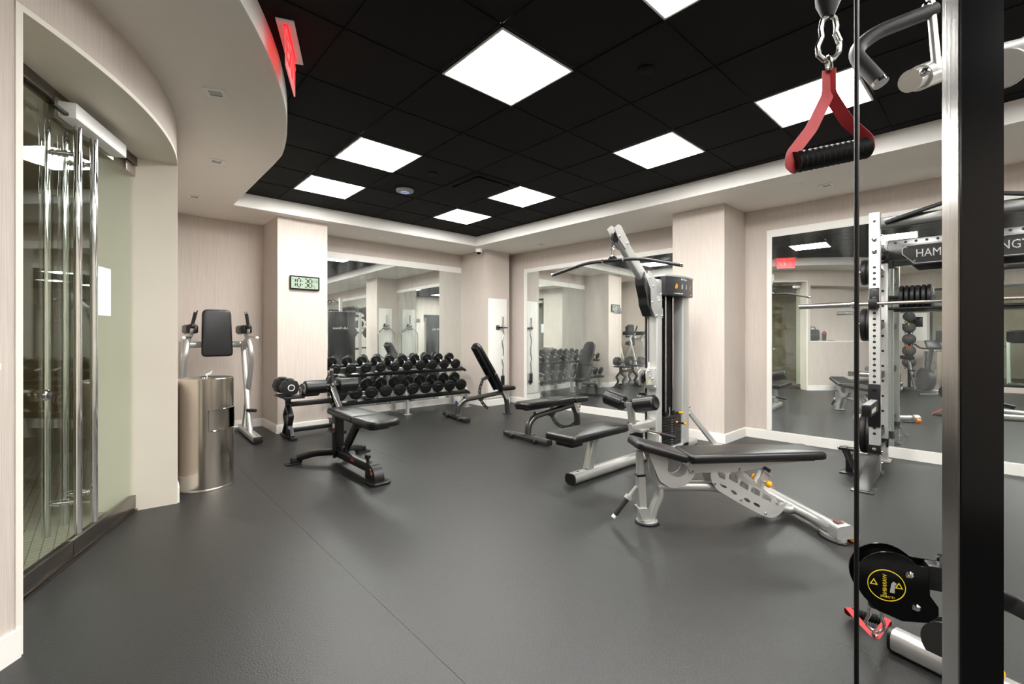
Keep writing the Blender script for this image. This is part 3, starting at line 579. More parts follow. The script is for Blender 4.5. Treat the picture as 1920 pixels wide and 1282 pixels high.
# ------------------------------------------------------------------ lat pulldown and low row machine
def lat():
    t = thing('lat_pulldown_machine', 'silver lat pulldown and row machine with black seat and weight stack', 'gym machine', (2.90, 2.46, 0), 0)
    part('base_tube', t, 'silver', tube([(-.05,0,.044),(1.36,0,.044)], rrect(.105,.086,.032))); part('end_cap', t, 'rubber', tube([(-.062,0,.044),(-.049,0,.044)], rrect(.107,.088,.032))); bolts(t, 'rubber', [(.04,0,.086)], (0,0,1), .012, .003)
    part('seat_post', t, 'silver', tube([(.175,0,.08),(.265,0,.36)], rrect(.062,.085,.012), up=V((1,0,0)))); part('seat_gusset', t, 'steel_grey', prism([(.15,.36),(.24,.36),(.21,.24),(.19,.20),(.195,.30)], -.006, .006))
    part('seat_board', t, 'plastic', bb(-.10,.52,-.10,.10,.355,.370,.003)); part('seat_bracket', t, 'rubber', bb(-.14,.0,-.09,.09,.325,.368,.010))
    part('seat_pad', t, 'vinyl', pad(rpoly([(-.20,-.165),(.585,-.155),(.585,.155),(-.20,.165)], [.04,.05,.05,.04]), .370, .432, .022, crown=.010))
    part('link_beam', t, 'silver', tube([(.80,0,.34),(1.30,0,.34)], rrect(.07,.085,.020))); part('link_collar', t, 'silver', tube([(1.17,0,.345),(1.20,0,.345)], rrect(.09,.105,.02)))
    part('roller_post', t, 'silver', tube([(.855,0,.375),(.805,0,.60)], rrect(.05,.065,.010), up=V((1,0,0)))); part('post_cap', t, 'chrome', cyl((.805,0,.60),(.800,0,.615), .026, 16))
    for s in (-1, 1):
        part('roller_axle', t, 'chrome', cyl((.808,s*.01,.565),(.808,s*.07,.575), .018, 16), cyl((.808,s*.045,.571),(.808,s*.058,.573), .026, 16))
        r = part('foam_roller', t, 'vinyl', cyl((.808,s*.062,.575),(.808,s*.275,.620), .072, 30, bev=.010)); d = V((0,s*.213,.045)).normalized(); p = V((.808,s*.275,.620)); part('roller_cap', r, 'plastic', lathe([(.058,0),(.058,.004),(.045,.006),(.040,.003),(.0001,.004)], p, d, 26))
    part('adjust_rod', t, 'chrome', cyl((1.02,-.03,.30),(1.04,-.20,.285), .013, 14)); part('adjust_grip', t, 'grip', cyl((1.04,-.19,.286),(1.055,-.34,.272), .017, 16, bev=.003)); part('adjust_bracket', t, 'silver', bb(.93,1.08,-.045,.045,.285,.315,.004))
    part('front_upright', t, 'steel_grey', tube([(1.25,0,.0),(1.25,0,1.80)], rrect(.12,.105,.014), up=V((1,0,0))))
    part('rear_upright', t, 'steel_grey', tube([(1.80,0,.0),(1.80,0,1.76)], rrect(.12,.145,.014), up=V((1,0,0))))
    part('tower_base', t, 'steel_grey', bb(1.12,2.07,-.06,.06,.001,.065,.006)); part('tower_head', t, 'steel_grey', bb(1.30,1.74,-.045,.05,1.66,1.74,.005)); part('stack_shroud', t, 'plastic', bb(1.19,1.87,.062,.074,.07,1.84,.004)); text('shroud_logo', t, 'Life Fitness', 'white_print', .085, (1.50,.0748,1.43), (pi/2,0,pi), shear=.3)
    part('stack_back', t, 'gloss_black', bb(1.31,1.725,.045,.055,.07,1.66))
    
    part('warning_label', t, 'white_print', box((1.25,-.0608,.20),(.035,.001,.09)), label='white label with an orange heading'); part('warning_label', t, 'orange', box((1.25,-.0608,.255),(.035,.001,.02)), label='orange label heading')
    for x in (1.45, 1.60): part('guide_rod', t, 'chrome', cyl((x,-.01,.07),(x,-.01,1.66), .0105, 14))
    pl = mesh_of('weight_plate', [bb(1.325,1.715,-.045,.035,0,.0245,.002)], 'plastic')
    for i in range(11): link('weight_plate', pl, t).location = (0,0,.075+i*.0255)
    part('top_plate', t, 'plastic', bb(1.335,1.705,-.05,.036,.357,.385,.004)); part('guide_bushing', t, 'plastic', cyl((1.45,-.01,.385),(1.45,-.01,.43), .024, 16), cyl((1.60,-.01,.385),(1.60,-.01,.43), .024, 16)); part('selector_rod', t, 'chrome', cyl((1.525,-.01,.385),(1.525,-.01,.475), .012, 14)); part('stack_cable', t, 'black_metal', cyl((1.525,-.01,.47),(1.525,-.01,1.66), .004, 8))
    part('selector_pin', t, 'amber', cyl((1.60,-.052,.312),(1.60,-.075,.312), .010, 14), label='orange selector pin collar'); part('pin_head', t, 'amber', cyl((1.60,-.145,.306),(1.60,-.165,.306), .014, 16), label='orange selector pin head'); part('pin_grip', t, 'plastic', cyl((1.60,-.075,.31),(1.60,-.146,.306), .011, 14)); part('increment_knob', t, 'amber', cyl((1.66,-.052,.405),(1.66,-.10,.405), .012, 14), label='orange increment knob'); part('knob_arm', t, 'plastic', bb(1.62,1.70,-.052,-.03,.39,.415,.004))
    for i in range(11): part('stack_number', t, 'white_print', box((1.522,-.0458,.087+i*.0255),(.008,.001,.007)))
    # placard head
    cp = [(1.285+.58*i/12, -.075-.075*sin(pi*(.12+.76*i/12))) for i in range(13)]
    part('placard', t, 'placard', prism(cp+[(1.865,-.05),(1.285,-.05)], 1.645, 1.835, 'xy')); part('placard_cap', t, 'grey_plastic', prism([(a,b-.006) for a, b in cp]+[(1.87,.06),(1.28,.06)], 1.835, 1.852, 'xy'))
    text('placard_text', t, 'Life Fitness', 'white_print', .028, (1.575,-.1518,1.815), (pi/2,0,0), shear=.3); text('placard_text', t, 'LAT PULLDOWN / ROW', 'white_print', .014, (1.47,-.147,1.663), (pi/2,0,-.12)); text('placard_text', t, 'ROW', 'white_print', .014, (1.76,-.134,1.663), (pi/2,0,.28))
    for x, m, w, h, rz in ((1.44,'orange',.045,.055,-.17),(1.54,'grey_print',.028,.06,-.05),(1.63,'grey_print',.028,.06,.05),(1.74,'orange',.032,.065,.25)):
        y = -.0765-.075*sin(pi*(.12+.76*(x-1.285)/.58)); o = part('figure_graphic', t, m, prism(rpoly([(-w/2,-h*.4),(w*.1,-h/2),(w/2,-h*.1),(w*.25,h/2),(-w*.2,h*.35)], .006), -.001, .0), label='printed exercise figure'); o.location = (x,y,1.74); o.rotation_euler = (0,0,rz)
    part('load_chart', t, 'white_print', box((1.335,-.113,1.715),(.018,.001,.05),rot=M.Rotation(-.5,3,'Z')))
    # boom
    part('boom_tube', t, 'silver', tube([(1.28,0,1.60),(.62,0,2.14)], rrect(.062,.11,.012))); 
    tip = rpoly([(.50,2.20),(.56,2.245),(.60,2.24),(.74,2.10),(.68,2.03),(.56,2.12)], .012)
    for y in (-.043, .035): part('tip_plate', t, 'silver', prism(tip, y, y+.008))
    side_ = rpoly([(1.17,1.41),(1.31,1.41),(1.31,1.50),(1.18,1.62),(1.30,1.66),(1.22,1.76),(1.05,1.87),(1.0,1.79),(1.08,1.68),(1.09,1.50)], .012)
    for y in (-.062, .054): part('boom_bracket', t, 'silver', prism(side_, y, y+.008))
    part('boom_cover', t, 'plastic', prism(rpoly([(1.0,1.86),(.97,1.80),(.98,1.72),(1.03,1.60),(1.04,1.53),(1.11,1.42),(1.13,1.43),(1.065,1.54),(1.05,1.62),(1.005,1.74),(.995,1.80)], .01), -.05, .05))
    part('pulley', t, 'plastic', lathe([(.045,-.016),(.052,-.014),(.044,0),(.052,.014),(.045,.016)], (.575,0,2.135), (0,1,0), 24)); part('pulley', t, 'plastic', lathe([(.055,-.016),(.062,-.014),(.054,0),(.062,.014),(.055,.016)], (1.10,0,1.56), (0,1,0), 24))
    bolts(t, 'chrome', [(.575,-.043,2.135),(.70,-.043,2.09),(1.06,-.062,1.80),(1.12,-.062,1.72),(1.24,-.062,1.58),(1.19,-.062,1.43),(1.29,-.062,1.43),(1.27,-.062,1.65),(1.10,-.062,1.56)], (0,-1,0), .012, .010)
    part('cable', t, 'black_metal', tube([(.532,0,2.135),(.532,0,2.06)], .004), tube([(.59,0,2.185),(1.14,0,1.70),(1.145,0,1.56),(1.145,0,.86)], .004)); part('cable_end', t, 'black_metal', cyl((.532,0,2.085),(.532,0,2.05), .015, 14)); part('cable_swivel', t, 'chrome', torus((.532,0,2.035), .016, .005, (1,0,0), 14, 6)); part('carabiner', t, 'chrome', tube([(.532,.013,2.02),(.532,.013,1.965),(.532,0,1.945),(.532,-.013,1.965),(.532,-.013,2.02),(.532,0,2.035)], circ(.005,8), closed=True))
    # low pulley block
    part('pulley_block', t, 'steel_grey', prism(rpoly([(1.03,.74),(1.19,.74),(1.19,.90),(1.06,.90),(1.02,.87)], .012), -.045, -.037), prism(rpoly([(1.03,.74),(1.19,.74),(1.19,.90),(1.06,.90),(1.02,.87)], .012), .037, .045), bb(1.15,1.195,-.06,.06,.70,.90,.004)); part('pulley', t, 'plastic', lathe([(.05,-.016),(.057,-.014),(.05,0),(.057,.014),(.05,.016)], (1.085,0,.825), (0,1,0), 24)); bolts(t, 'chrome', [(1.085,-.045,.825),(1.13,-.045,.80),(1.16,-.061,.715),(1.06,-.045,.88)], (0,-1,0), .012, .010); part('warning_sign', t, 'yellow', prism([(1.065,.755),(1.105,.755),(1.085,.79)], -.0462, -.045), label='yellow warning triangle'); part('ferrule', t, 'white_plastic', cyl((1.145,0,.90),(1.145,0,.965), .007, 10))
    part('carabiner', t, 'chrome', tube([(1.035,.015,.745),(1.035,.02,.68),(1.035,0,.655),(1.035,-.02,.68),(1.035,-.015,.745),(1.035,0,.765)], circ(.005,8), closed=True)); part('cable_end', t, 'black_metal', cyl((1.035,0,.80),(1.035,0,.76), .014, 12))
    for s in (-1, 1):
        part('rear_brace', t, 'steel_grey', tube([(1.86,s*.02,.44),(2.155,s*.21,.02)], rrect(.05,.05,.008))); part('brace_foot', t, 'steel_grey', bb(2.10,2.23,s*.23-.045,s*.23+.045,.0,.010,.002)); bolts(t, 'chrome', [(1.84,-.076*abs(s),.45),(1.84,-.076,.38)][:1 if s > 0 else 2], (0,-1,0), .011, .012)
    part('foot_plate', t, 'black_metal', xf(bb(1.165,1.185,.09,.24,.14,.34,.004), rotm('Y', -.3, (1.17,0,.2))), label='black ribbed foot plate'); part('foot_arm', t, 'silver', bb(1.17,1.27,.05,.17,.13,.17,.004))
    b = thing('lat_bar', 'wide black bent pulldown bar with silver end caps', 'bar', (3.432, 2.46, 1.90)); a = atan2(.95, -.29)
    b.rotation_euler = (0,0,a)
    part('bar', b, 'grip', tube([(-.60,0,-.075),(-.24,0,.015),(.24,0,.015),(.60,0,-.075)], circ(.0145,14), .10)); part('hanger', b, 'black_metal', prism(rpoly([(-.055,.018),(.055,.018),(.022,.055),(-.022,.055)], .01), -.006, .006), bb(-.075,.075,-.017,.017,.008,.024,.003)); 
    for s in (-1, 1): part('end_cap', b, 'chrome', cyl((s*.595,0,-.0737),(s*.618,0,-.0795), .016, 14)); part('collar', b, 'chrome', cyl((s*.092,0,.015),(s*.104,0,.015), .0175, 14))
    v = thing('row_handle', 'chrome V-shaped row handle hanging on the low pulley', 'handle', (3.935, 2.46, .66))
    part('spreader', v, 'black_metal', prism(rpoly([(-.05,-.02),(.05,-.02),(.035,.005),(-.035,.005)], .008), -.008, .008, 'yz')); part('loop', v, 'chrome', tube([(0,-.045,-.015),(-.01,-.09,-.10),(-.02,-.06,-.13),(-.02,-.03,-.10),(0,-.03,-.02)], .006), tube([(0,.045,-.015),(-.01,.09,-.10),(-.02,.06,-.13),(-.02,.03,-.10),(0,.03,-.02)], .006))
lat()
#@@END_EQ1@@
#@@EQ2@@
# ------------------------------------------------------------------ knee raise station in the niche
def vkr():
    t = thing('knee_raise_station', 'silver knee raise station with black back pad in the niche', 'gym machine', (1.0, 6.35, 0))
    for s in (-1, 1):
        q = 1 if s > 0 else -1
        part('foot_tube', t, 'silver', tube([(q*.31,-.56,.045),(q*.345,.46,.045)], rrect(.10,.075,.022))); part('end_cap', t, 'rubber', box((q*.31,-.565,.045),(.098,.012,.073),.005))
        part('upright', t, 'silver', tube([(q*.325,-.13,.06),(q*.315,.0,.53),(q*.305,.16,1.16)], rrect(.055,.06,.02), .15, up=V((1,0,0))))
        part('front_arm', t, 'silver', tube([(q*.345,.30,.06),(q*.33,.03,.53),(q*.325,-.19,.92),(q*.315,-.22,1.05),(q*.30,-.16,1.17),(q*.27,-.20,1.255)], rrect(.05,.055,.02), .12, up=V((1,0,0))))
        part('arm_bracket', t, 'steel_grey', prism(rpoly([(.19,1.02),(.23,1.14),(-.02,1.20),(-.20,1.19),(-.20,1.13)], .015), q*.30-.006, q*.30+.006, 'yz'))
        part('elbow_pad', t, 'vinyl', mv(pad(rpoly([(-.055,-.19),(.055,-.19),(.065,.13),(-.065,.13)], .035), 0, .10, .030), q*.262, -.08, 1.255)); part('pad_plate', t, 'steel_grey', bb(q*.262-.045,q*.262+.045,-.22,.03,1.245,1.256,.003))
        g = part('grip', t, 'grip', cyl((q*.265,-.30,1.36),(q*.240,-.33,1.492), .0175, 16, bev=.003)); part('grip_cap', g, 'chrome', cyl((q*.241,-.329,1.488),(q*.237,-.334,1.508), .0185, 16)); part('grip_stem', t, 'silver', tube([(q*.27,-.20,1.25),(q*.272,-.29,1.28),(q*.265,-.30,1.365)], .016, .03)); part('grip_joint', t, 'plastic', sph((q*.27,-.296,1.335), .030, 16))
        part('dip_handle', t, 'chrome', cyl((q*.28,-.24,1.215),(q*.345,-.33,1.205), .014, 14)); part('dip_cap', t, 'white_plastic', sph((q*.348,-.335,1.205), .020, 14))
        part('step_peg', t, 'grip', cyl((q*.30,-.085,.33),(q*.37,-.19,.33), .020, 16, bev=.003)); bolts(t, 'chrome', [(q*.35,.36,.09),(q*.31,-.48,.084)], (0,0,1), .010, .008)
    part('cross_beam', t, 'silver', tube([(-.31,.17,1.125),(.31,.17,1.125)], rrect(.07,.075,.02), up=V((0,0,1)))); part('floor_beam', t, 'silver', tube([(-.34,.42,.045),(.34,.42,.045)], rrect(.06,.06,.015)))
    part('pad_bracket', t, 'steel_grey', bb(-.08,.08,.06,.14,1.08,1.22,.005)); part('back_board', t, 'plastic', bb(-.13,.13,.055,.067,1.0,1.49,.004))
    part('back_pad', t, 'vinyl', xf(pad(rpoly([(-.152,.985),(.16,.985),(.142,1.535),(-.142,1.535)], [.05,.05,.06,.06], 6), -.056, .012, .022, 'xz'), rotm('X', rad(-2), (0,0,1.2))))
vkr()
# ------------------------------------------------------------------ steel bin with wipes
def bin_(name, label, loc, a0, H=.885, r=.19):
    t = thing(name, label, 'bin', (*loc, 0)); n = 72; vs = []; fs = []
    zs = [.015, .47, .64, H-.03]; wd = rad(84)
    for z in zs:
        for i in range(n): a = a0+2*pi*i/n; vs.append(V((r*cos(a), r*sin(a), z)))
    for k in range(3):
        for i in range(n):
            if k == 1 and i*2*pi/n < wd: continue
            j = (i+1) % n; fs.append([k*n+i, k*n+j, (k+1)*n+j, (k+1)*n+i])
    part('body', t, 'stainless', (vs, fs)); part('liner', t, 'brushed', lathe([(r-.012,.02),(r-.012,.46),(.0001,.46)], (0,0,0), (0,0,1), 40, False), label='inner steel drum seen through the opening')
    part('divider', t, 'brushed', lathe([(r-.004,.645),(.0001,.645)], (0,0,0), (0,0,1), 40, False)); part('back_liner', t, 'brushed', lathe([(r-.03,.46),(r-.03,.645)], (0,0,0), (0,0,1), 40, False))
    m = int(n*wd/(2*pi)); ring = [V(((r+.001)*cos(a0+2*pi*i/n), (r+.001)*sin(a0+2*pi*i/n), z)) for z, rng in ((.47, range(0, m+1)), (.64, range(m, -1, -1))) for i in rng]
    part('opening_rim', t, 'chrome', tube(ring, circ(.0035, 6), closed=True)); part('base_ring', t, 'brushed', lathe([(r+.004,0),(r+.004,.012),(r,.018),(r-.01,.018)], (0,0,0), (0,0,1), 48))
    part('lid', t, 'stainless', lathe([(r+.002,H-.034),(r+.002,H-.004),(r-.002,H),(.035,H-.004),(.03,H-.012),(.0001,H-.012)], (0,0,0), (0,0,1), 48)); part('seam', t, 'brushed', cyl((r*cos(a0-1.9)*1.0, r*sin(a0-1.9), .02),(r*cos(a0-1.9), r*sin(a0-1.9), H-.035), .0018, 6))
    w_ = part('wipe', t, 'paper', tube([(0,0,H-.012),(.004,0,H+.012),(-.006,.002,H+.022),(.022,-.01,H+.034),(.034,-.02,H+.05)], [(-.022,0),(-.006,.006),(.012,-.004),(.024,.002),(.012,-.002),(-.006,.008)], scale=[.4,.5,.8,1,.7]), label='white wipe sticking out of the lid')
bin_('steel_bin', 'tall brushed steel round bin with a wipe on top and side opening', (.636, 4.475), rad(-94))
# ------------------------------------------------------------------ dumbbells
def dumbbell_mesh(r, L=.145):
    w_ = r*.62; h = lambda s: lathe([(r*.80, s*(L+w_*.5)), (r*.97, s*(L+w_*.40)), (r, s*(L+w_*.3)), (r, s*(L-w_*.3)), (r*.95, s*(L-w_*.42)), (r*.55, s*(L-w_*.5))], (0,0,0), (0,1,0), 12)
    return h, w_
def dumbbell(r, loc, tilt, label, group):
    k = round(r, 3)
    if k not in DB:
        h, w_ = dumbbell_mesh(k); hm = [mesh_of('head', [h(s)], 'rubber', 25) for s in (-1, 1)]; sm = [mesh_of('end_disc', [lathe([(k*.55, s*(.145+w_*.5)), (k*.52, s*(.145+w_*.5+.003)), (k*.2, s*(.145+w_*.5+.001)), (.0001, s*(.145+w_*.5+.001))], (0,0,0), (0,1,0), 20)], 'plastic') for s in (-1, 1)]
        gm = mesh_of('handle', [lathe([(.0145,-.125),(.0145,-.085),(.0165,-.03),(.0175,0),(.0165,.03),(.0145,.085),(.0145,.125)], (0,0,0), (0,1,0), 16)], 'chrome')
        DB[k] = (hm, sm, gm)
    hm, sm, gm = DB[k]
    t = thing('dumbbell', label, 'dumbbell', loc, 0, group); t.rotation_euler = (tilt, 0, -.18)
    for i in (0, 1): link('head', hm[i], t); link('end_disc', sm[i], t)
    link('handle', gm, t)
DB = {}
def dumbbell_rack():
    t = thing('dumbbell_rack', 'two-tier black dumbbell rack on arched silver legs', 'rack', (3.50, 6.60, 0))
    tl = rad(19.8)
    tiers = (('upper', .79, -.02, .128, 2.33-3.5, 4.62-3.5), ('lower', .43, -.125, .148, 2.33-3.5, 4.64-3.5))
    for nm, zc, yc, hw, x0, x1 in tiers:
        R_ = rotm('X', tl, (0,yc,zc)); rr_ = .077 if nm == 'upper' else .094
        for y in (-hw, hw):
            part('rail', t, 'black_metal', xf(bb(x0,x1,yc+y-.045,yc+y+.045,zc-rr_-.012,zc-rr_-.004,.002), R_), label='black steel rail of the %s tier' % nm); part('rail_lip', t, 'black_metal', xf(bb(x0,x1,yc+y*1.36-.004,yc+y*1.36+.004,zc-rr_-.03,zc-rr_+.016,.002), R_))
            part('rail_cap', t, 'rubber', xf(box((x1+.006,yc+y,zc-rr_-.008),(.012,.10,.03),.004), R_))
        for x in (1.17, .03, -1.1): part('saddle_arm', t, 'black_metal', xf(bb(x-.02,x+.02,yc-hw-.05,yc+hw+.05,zc-rr_-.045,zc-rr_-.012,.004), R_))
    for x in (1.17, .025, -1.1):
        part('leg', t, 'silver', tube([(x,-.195,.008),(x,-.195,.20),(x,-.17,.30),(x,-.07,.345),(x,.03,.335)], rrect(.075,.045,.015), .10, up=V((1,0,0))), label='arched silver front leg'); part('leg', t, 'silver', tube([(x,.27,.008),(x,.25,.36),(x,.20,.60),(x,.09,.70),(x,-.05,.688)], rrect(.075,.045,.015), .10, up=V((1,0,0))), label='tall silver rear leg')
        part('foot_plate', t, 'silver', bb(x-.055,x+.055,-.245,-.145,0,.008,.002)); part('foot_plate', t, 'silver', bb(x-.055,x+.055,.215,.315,0,.008,.002))
    part('foot_tag', t, 'blue', box((1.225,.20,.03),(.03,.03,.05),.006), label='small blue plastic tag by the rear foot')
    top = [2.424+.2266*i for i in range(10)]; low = [2.452+.2276*i for i in range(10)]
    names = ['first','second','third','fourth','fifth','sixth','seventh','eighth','ninth','tenth']
    for i, x in enumerate(top): dumbbell(.073+.0014*i//.002*.002, (x+.02, 6.60-.02, .808), tl, 'black dumbbell on the top tier, %s along from the clock column' % names[i], 'dumbbells on the top tier')
    for i, x in enumerate(low): dumbbell(.090+.0012*i//.002*.002, (x+.02, 6.60-.125, .455), tl, 'large black dumbbell on the lower tier, %s along from the clock column' % names[i], 'dumbbells on the lower tier')
dumbbell_rack()
# ------------------------------------------------------------------ adjustable dumbbells on their stand
def stand():
    t = thing('dumbbell_stand', 'black zigzag-legged stand holding two adjustable dumbbells', 'stand', (1.95, 5.87, 0))
    for x in (-.29, .29):
        part('leg', t, 'black_metal', tube([(x,.06,.50),(x,.05,.38),(x,-.07,.27),(x,.0,.15),(x,-.10,.03)], rrect(.045,.06,.006), .03, up=V((1,0,0)))); part('leg', t, 'black_metal', tube([(x,.05,.40),(x,.17,.26),(x,.11,.16),(x,.20,.03)], rrect(.04,.05,.006), .03, up=V((1,0,0)))); part('foot', t, 'black_metal', bb(x-.035,x+.035,-.19,.25,0,.035,.006)); part('foot_plate', t, 'black_metal', prism(rpoly([(-.16,.0),(.05,.0),(.02,.12),(-.13,.12)], .015), x-.028, x-.022, 'yz'))
        part('tray', t, 'plastic', bb(x-.115,x+.115,-.20,.20,.495,.515,.006)); part('tray_lip', t, 'plastic', bb(x-.115,x+.115,-.205,-.19,.49,.520,.004)); part('cradle', t, 'plastic', bb(x-.09,x+.09,-.17,.17,.515,.525,.003))
    part('cross_bar', t, 'black_metal', tube([(-.29,.05,.40),(.29,.05,.40)], rrect(.05,.06,.01))); part('cross_bar', t, 'black_metal', tube([(-.29,.17,.06),(.29,.17,.06)], rrect(.05,.05,.01)))
    for q, (x, l) in enumerate(((1.62,'chunky black adjustable dumbbell on the stand, at the knee raise station end'), (2.24,'chunky black adjustable dumbbell on the stand, at the dumbbell rack end'))):
        d = thing('adjustable_dumbbell', l, 'dumbbell', (x, 5.87, .626), 0, 'adjustable dumbbells on the stand')
        for s in (-1, 1):
            for k in range(4): part('weight_plate', d, 'plastic', lathe([(.092,0),(.098,.005),(.098,.021),(.092,.026)], (0,s*(.085+k*.0285),0), (0,s,0), 8))
            part('end_cap', d, 'plastic', lathe([(.100,0),(.094,.014),(.05,.018),(.0001,.018)], (0,s*.20,0), (0,s,0), 8)); part('dial_ring', d, 'white_print', torus((0,s*.219,0), .034, .005, (0,1,0), 24, 6), label='pale ring around the dial'); part('dial', d, 'grip', cyl((0,s*.21,0),(0,s*.224,0), .028, 18, bev=.003))
            part('top_cover', d, 'plastic', box((0,s*.135,.088),(.07,.12,.03),.008))
        part('handle', d, 'bar_steel', cyl((0,-.085,0),(0,.085,0), .016, 16))
stand()
# ------------------------------------------------------------------ curl bar on the corner column, hex bar on the wide column
def ez():
    p = tag(part('wall_panel', None, 'white_paint', bb(-.212,.212,-.012,-.001,-.88,.88,.002)), 'plain white backing panel on the corner column behind the curl bar', 'panel'); p.location = (5.19, C2[2], 1.015)
    h = thing('bar_holder', 'black wall bracket and floor cup holding the curl bar upright', 'bar holder', (5.255, C2[2]-.013, 0))
    part('bracket_plate', h, 'black_metal', bb(-.105,-.03,-.006,0,1.34,1.42,.002)); part('bracket_arm', h, 'black_metal', bb(-.05,-.02,-.075,-.005,1.365,1.395,.004), bb(-.05,.06,-.03,-.012,1.368,1.392,.004)); part('bracket_peg', h, 'black_metal', cyl((.04,-.02,1.38),(.06,-.12,1.38), .010, 12)); bolts(h, 'chrome', [(-.068,-.006,1.36),(-.068,-.006,1.40)], (0,-1,0), .008, .006)
    part('cup', h, 'plastic', lathe([(.030,.34),(.033,.345),(.033,.52),(.026,.52),(.026,.36),(.0001,.36)], (0,-.06,0), (0,0,1), 20)); part('cup_plate', h, 'black_metal', bb(-.075,-.035,-.006,0,.30,.44,.002)); part('cup_arm', h, 'black_metal', bb(-.06,.0,-.04,-.005,.35,.39,.004))
    b = thing('curl_bar', 'chrome zigzag curl bar standing upright on the corner column', 'barbell', (5.255, C2[2]-.073, .365))
    part('shaft', b, 'bar_steel', tube([(0,0,.10),(0,0,.27),(.012,0,.33),(-.020,0,.44),(.010,0,.52),(.012,0,.62),(-.012,0,.74),(-.010,0,.80),(.022,0,.90),(.0,0,.99),(0,0,1.04)], circ(.0125,12), .025)); part('sleeve', b, 'chrome', cyl((0,0,1.05),(0,0,1.21), .022, 18, bev=.003)); part('sleeve', b, 'chrome', cyl((0,0,0),(0,0,.16), .022, 18, bev=.003)); part('collar', b, 'chrome', cyl((0,0,1.035),(0,0,1.052), .030, 18)); part('collar', b, 'chrome', cyl((0,0,.16),(0,0,.177), .030, 18))
    x0 = 5.44; Y0 = C3[3]
    p = tag(part('wall_panel', None, 'white_paint', bb(-.18,.18,.001,.012,-.80,.80,.002)), 'plain white backing panel on the wide column behind the hex bar', 'panel'); p.location = (x0, Y0, 1.15)
    h = thing('bar_holder', 'black wall hook holding the hex bar on the wide column', 'bar holder', (x0, Y0+.013, 0)); part('hook_plate', h, 'black_metal', bb(-.05,.05,0,.006,1.46,1.56,.002)); part('hook_arm', h, 'black_metal', bb(-.07,-.04,.004,.08,1.49,1.52,.004), bb(.04,.07,.004,.08,1.49,1.52,.004), bb(-.07,.07,.004,.02,1.49,1.52,.004))
    b = thing('hex_bar', 'silver hexagonal trap bar hung on the wide column, seen in the mirrors', 'barbell', (x0, Y0+.075, 1.05)); hx = [(0,.47),(.23,.26),(.23,-.26),(0,-.47),(-.23,-.26),(-.23,.26)]
    part('frame', b, 'bar_steel', tube([V((a,0,c)) for a, c in rpoly(hx, .02, 3)], circ(.014,10), closed=True)); part('sleeve', b, 'chrome', cyl((0,0,.47),(0,0,.74), .024, 18)); part('sleeve', b, 'chrome', cyl((0,0,-.47),(0,0,-.74), .024, 18)); part('crossbar', b, 'bar_steel', cyl((-.11,0,.37),(.11,0,.37), .016, 12)); part('grip', b, 'grip', cyl((-.06,0,.37),(.06,0,.37), .019, 14)); part('crossbar', b, 'bar_steel', cyl((-.11,0,-.37),(.11,0,-.37), .016, 12))
ez()
bx = tag(part('mirror_sensor', None, 'grey_plastic', bb(-.03,.03,-.03,.03,-.045,.045,.006)), 'small grey box fixed on the mirror beside the lat pulldown', 'wall box'); bx.location = (XR(4.0)-.04, 4.0, 1.61)
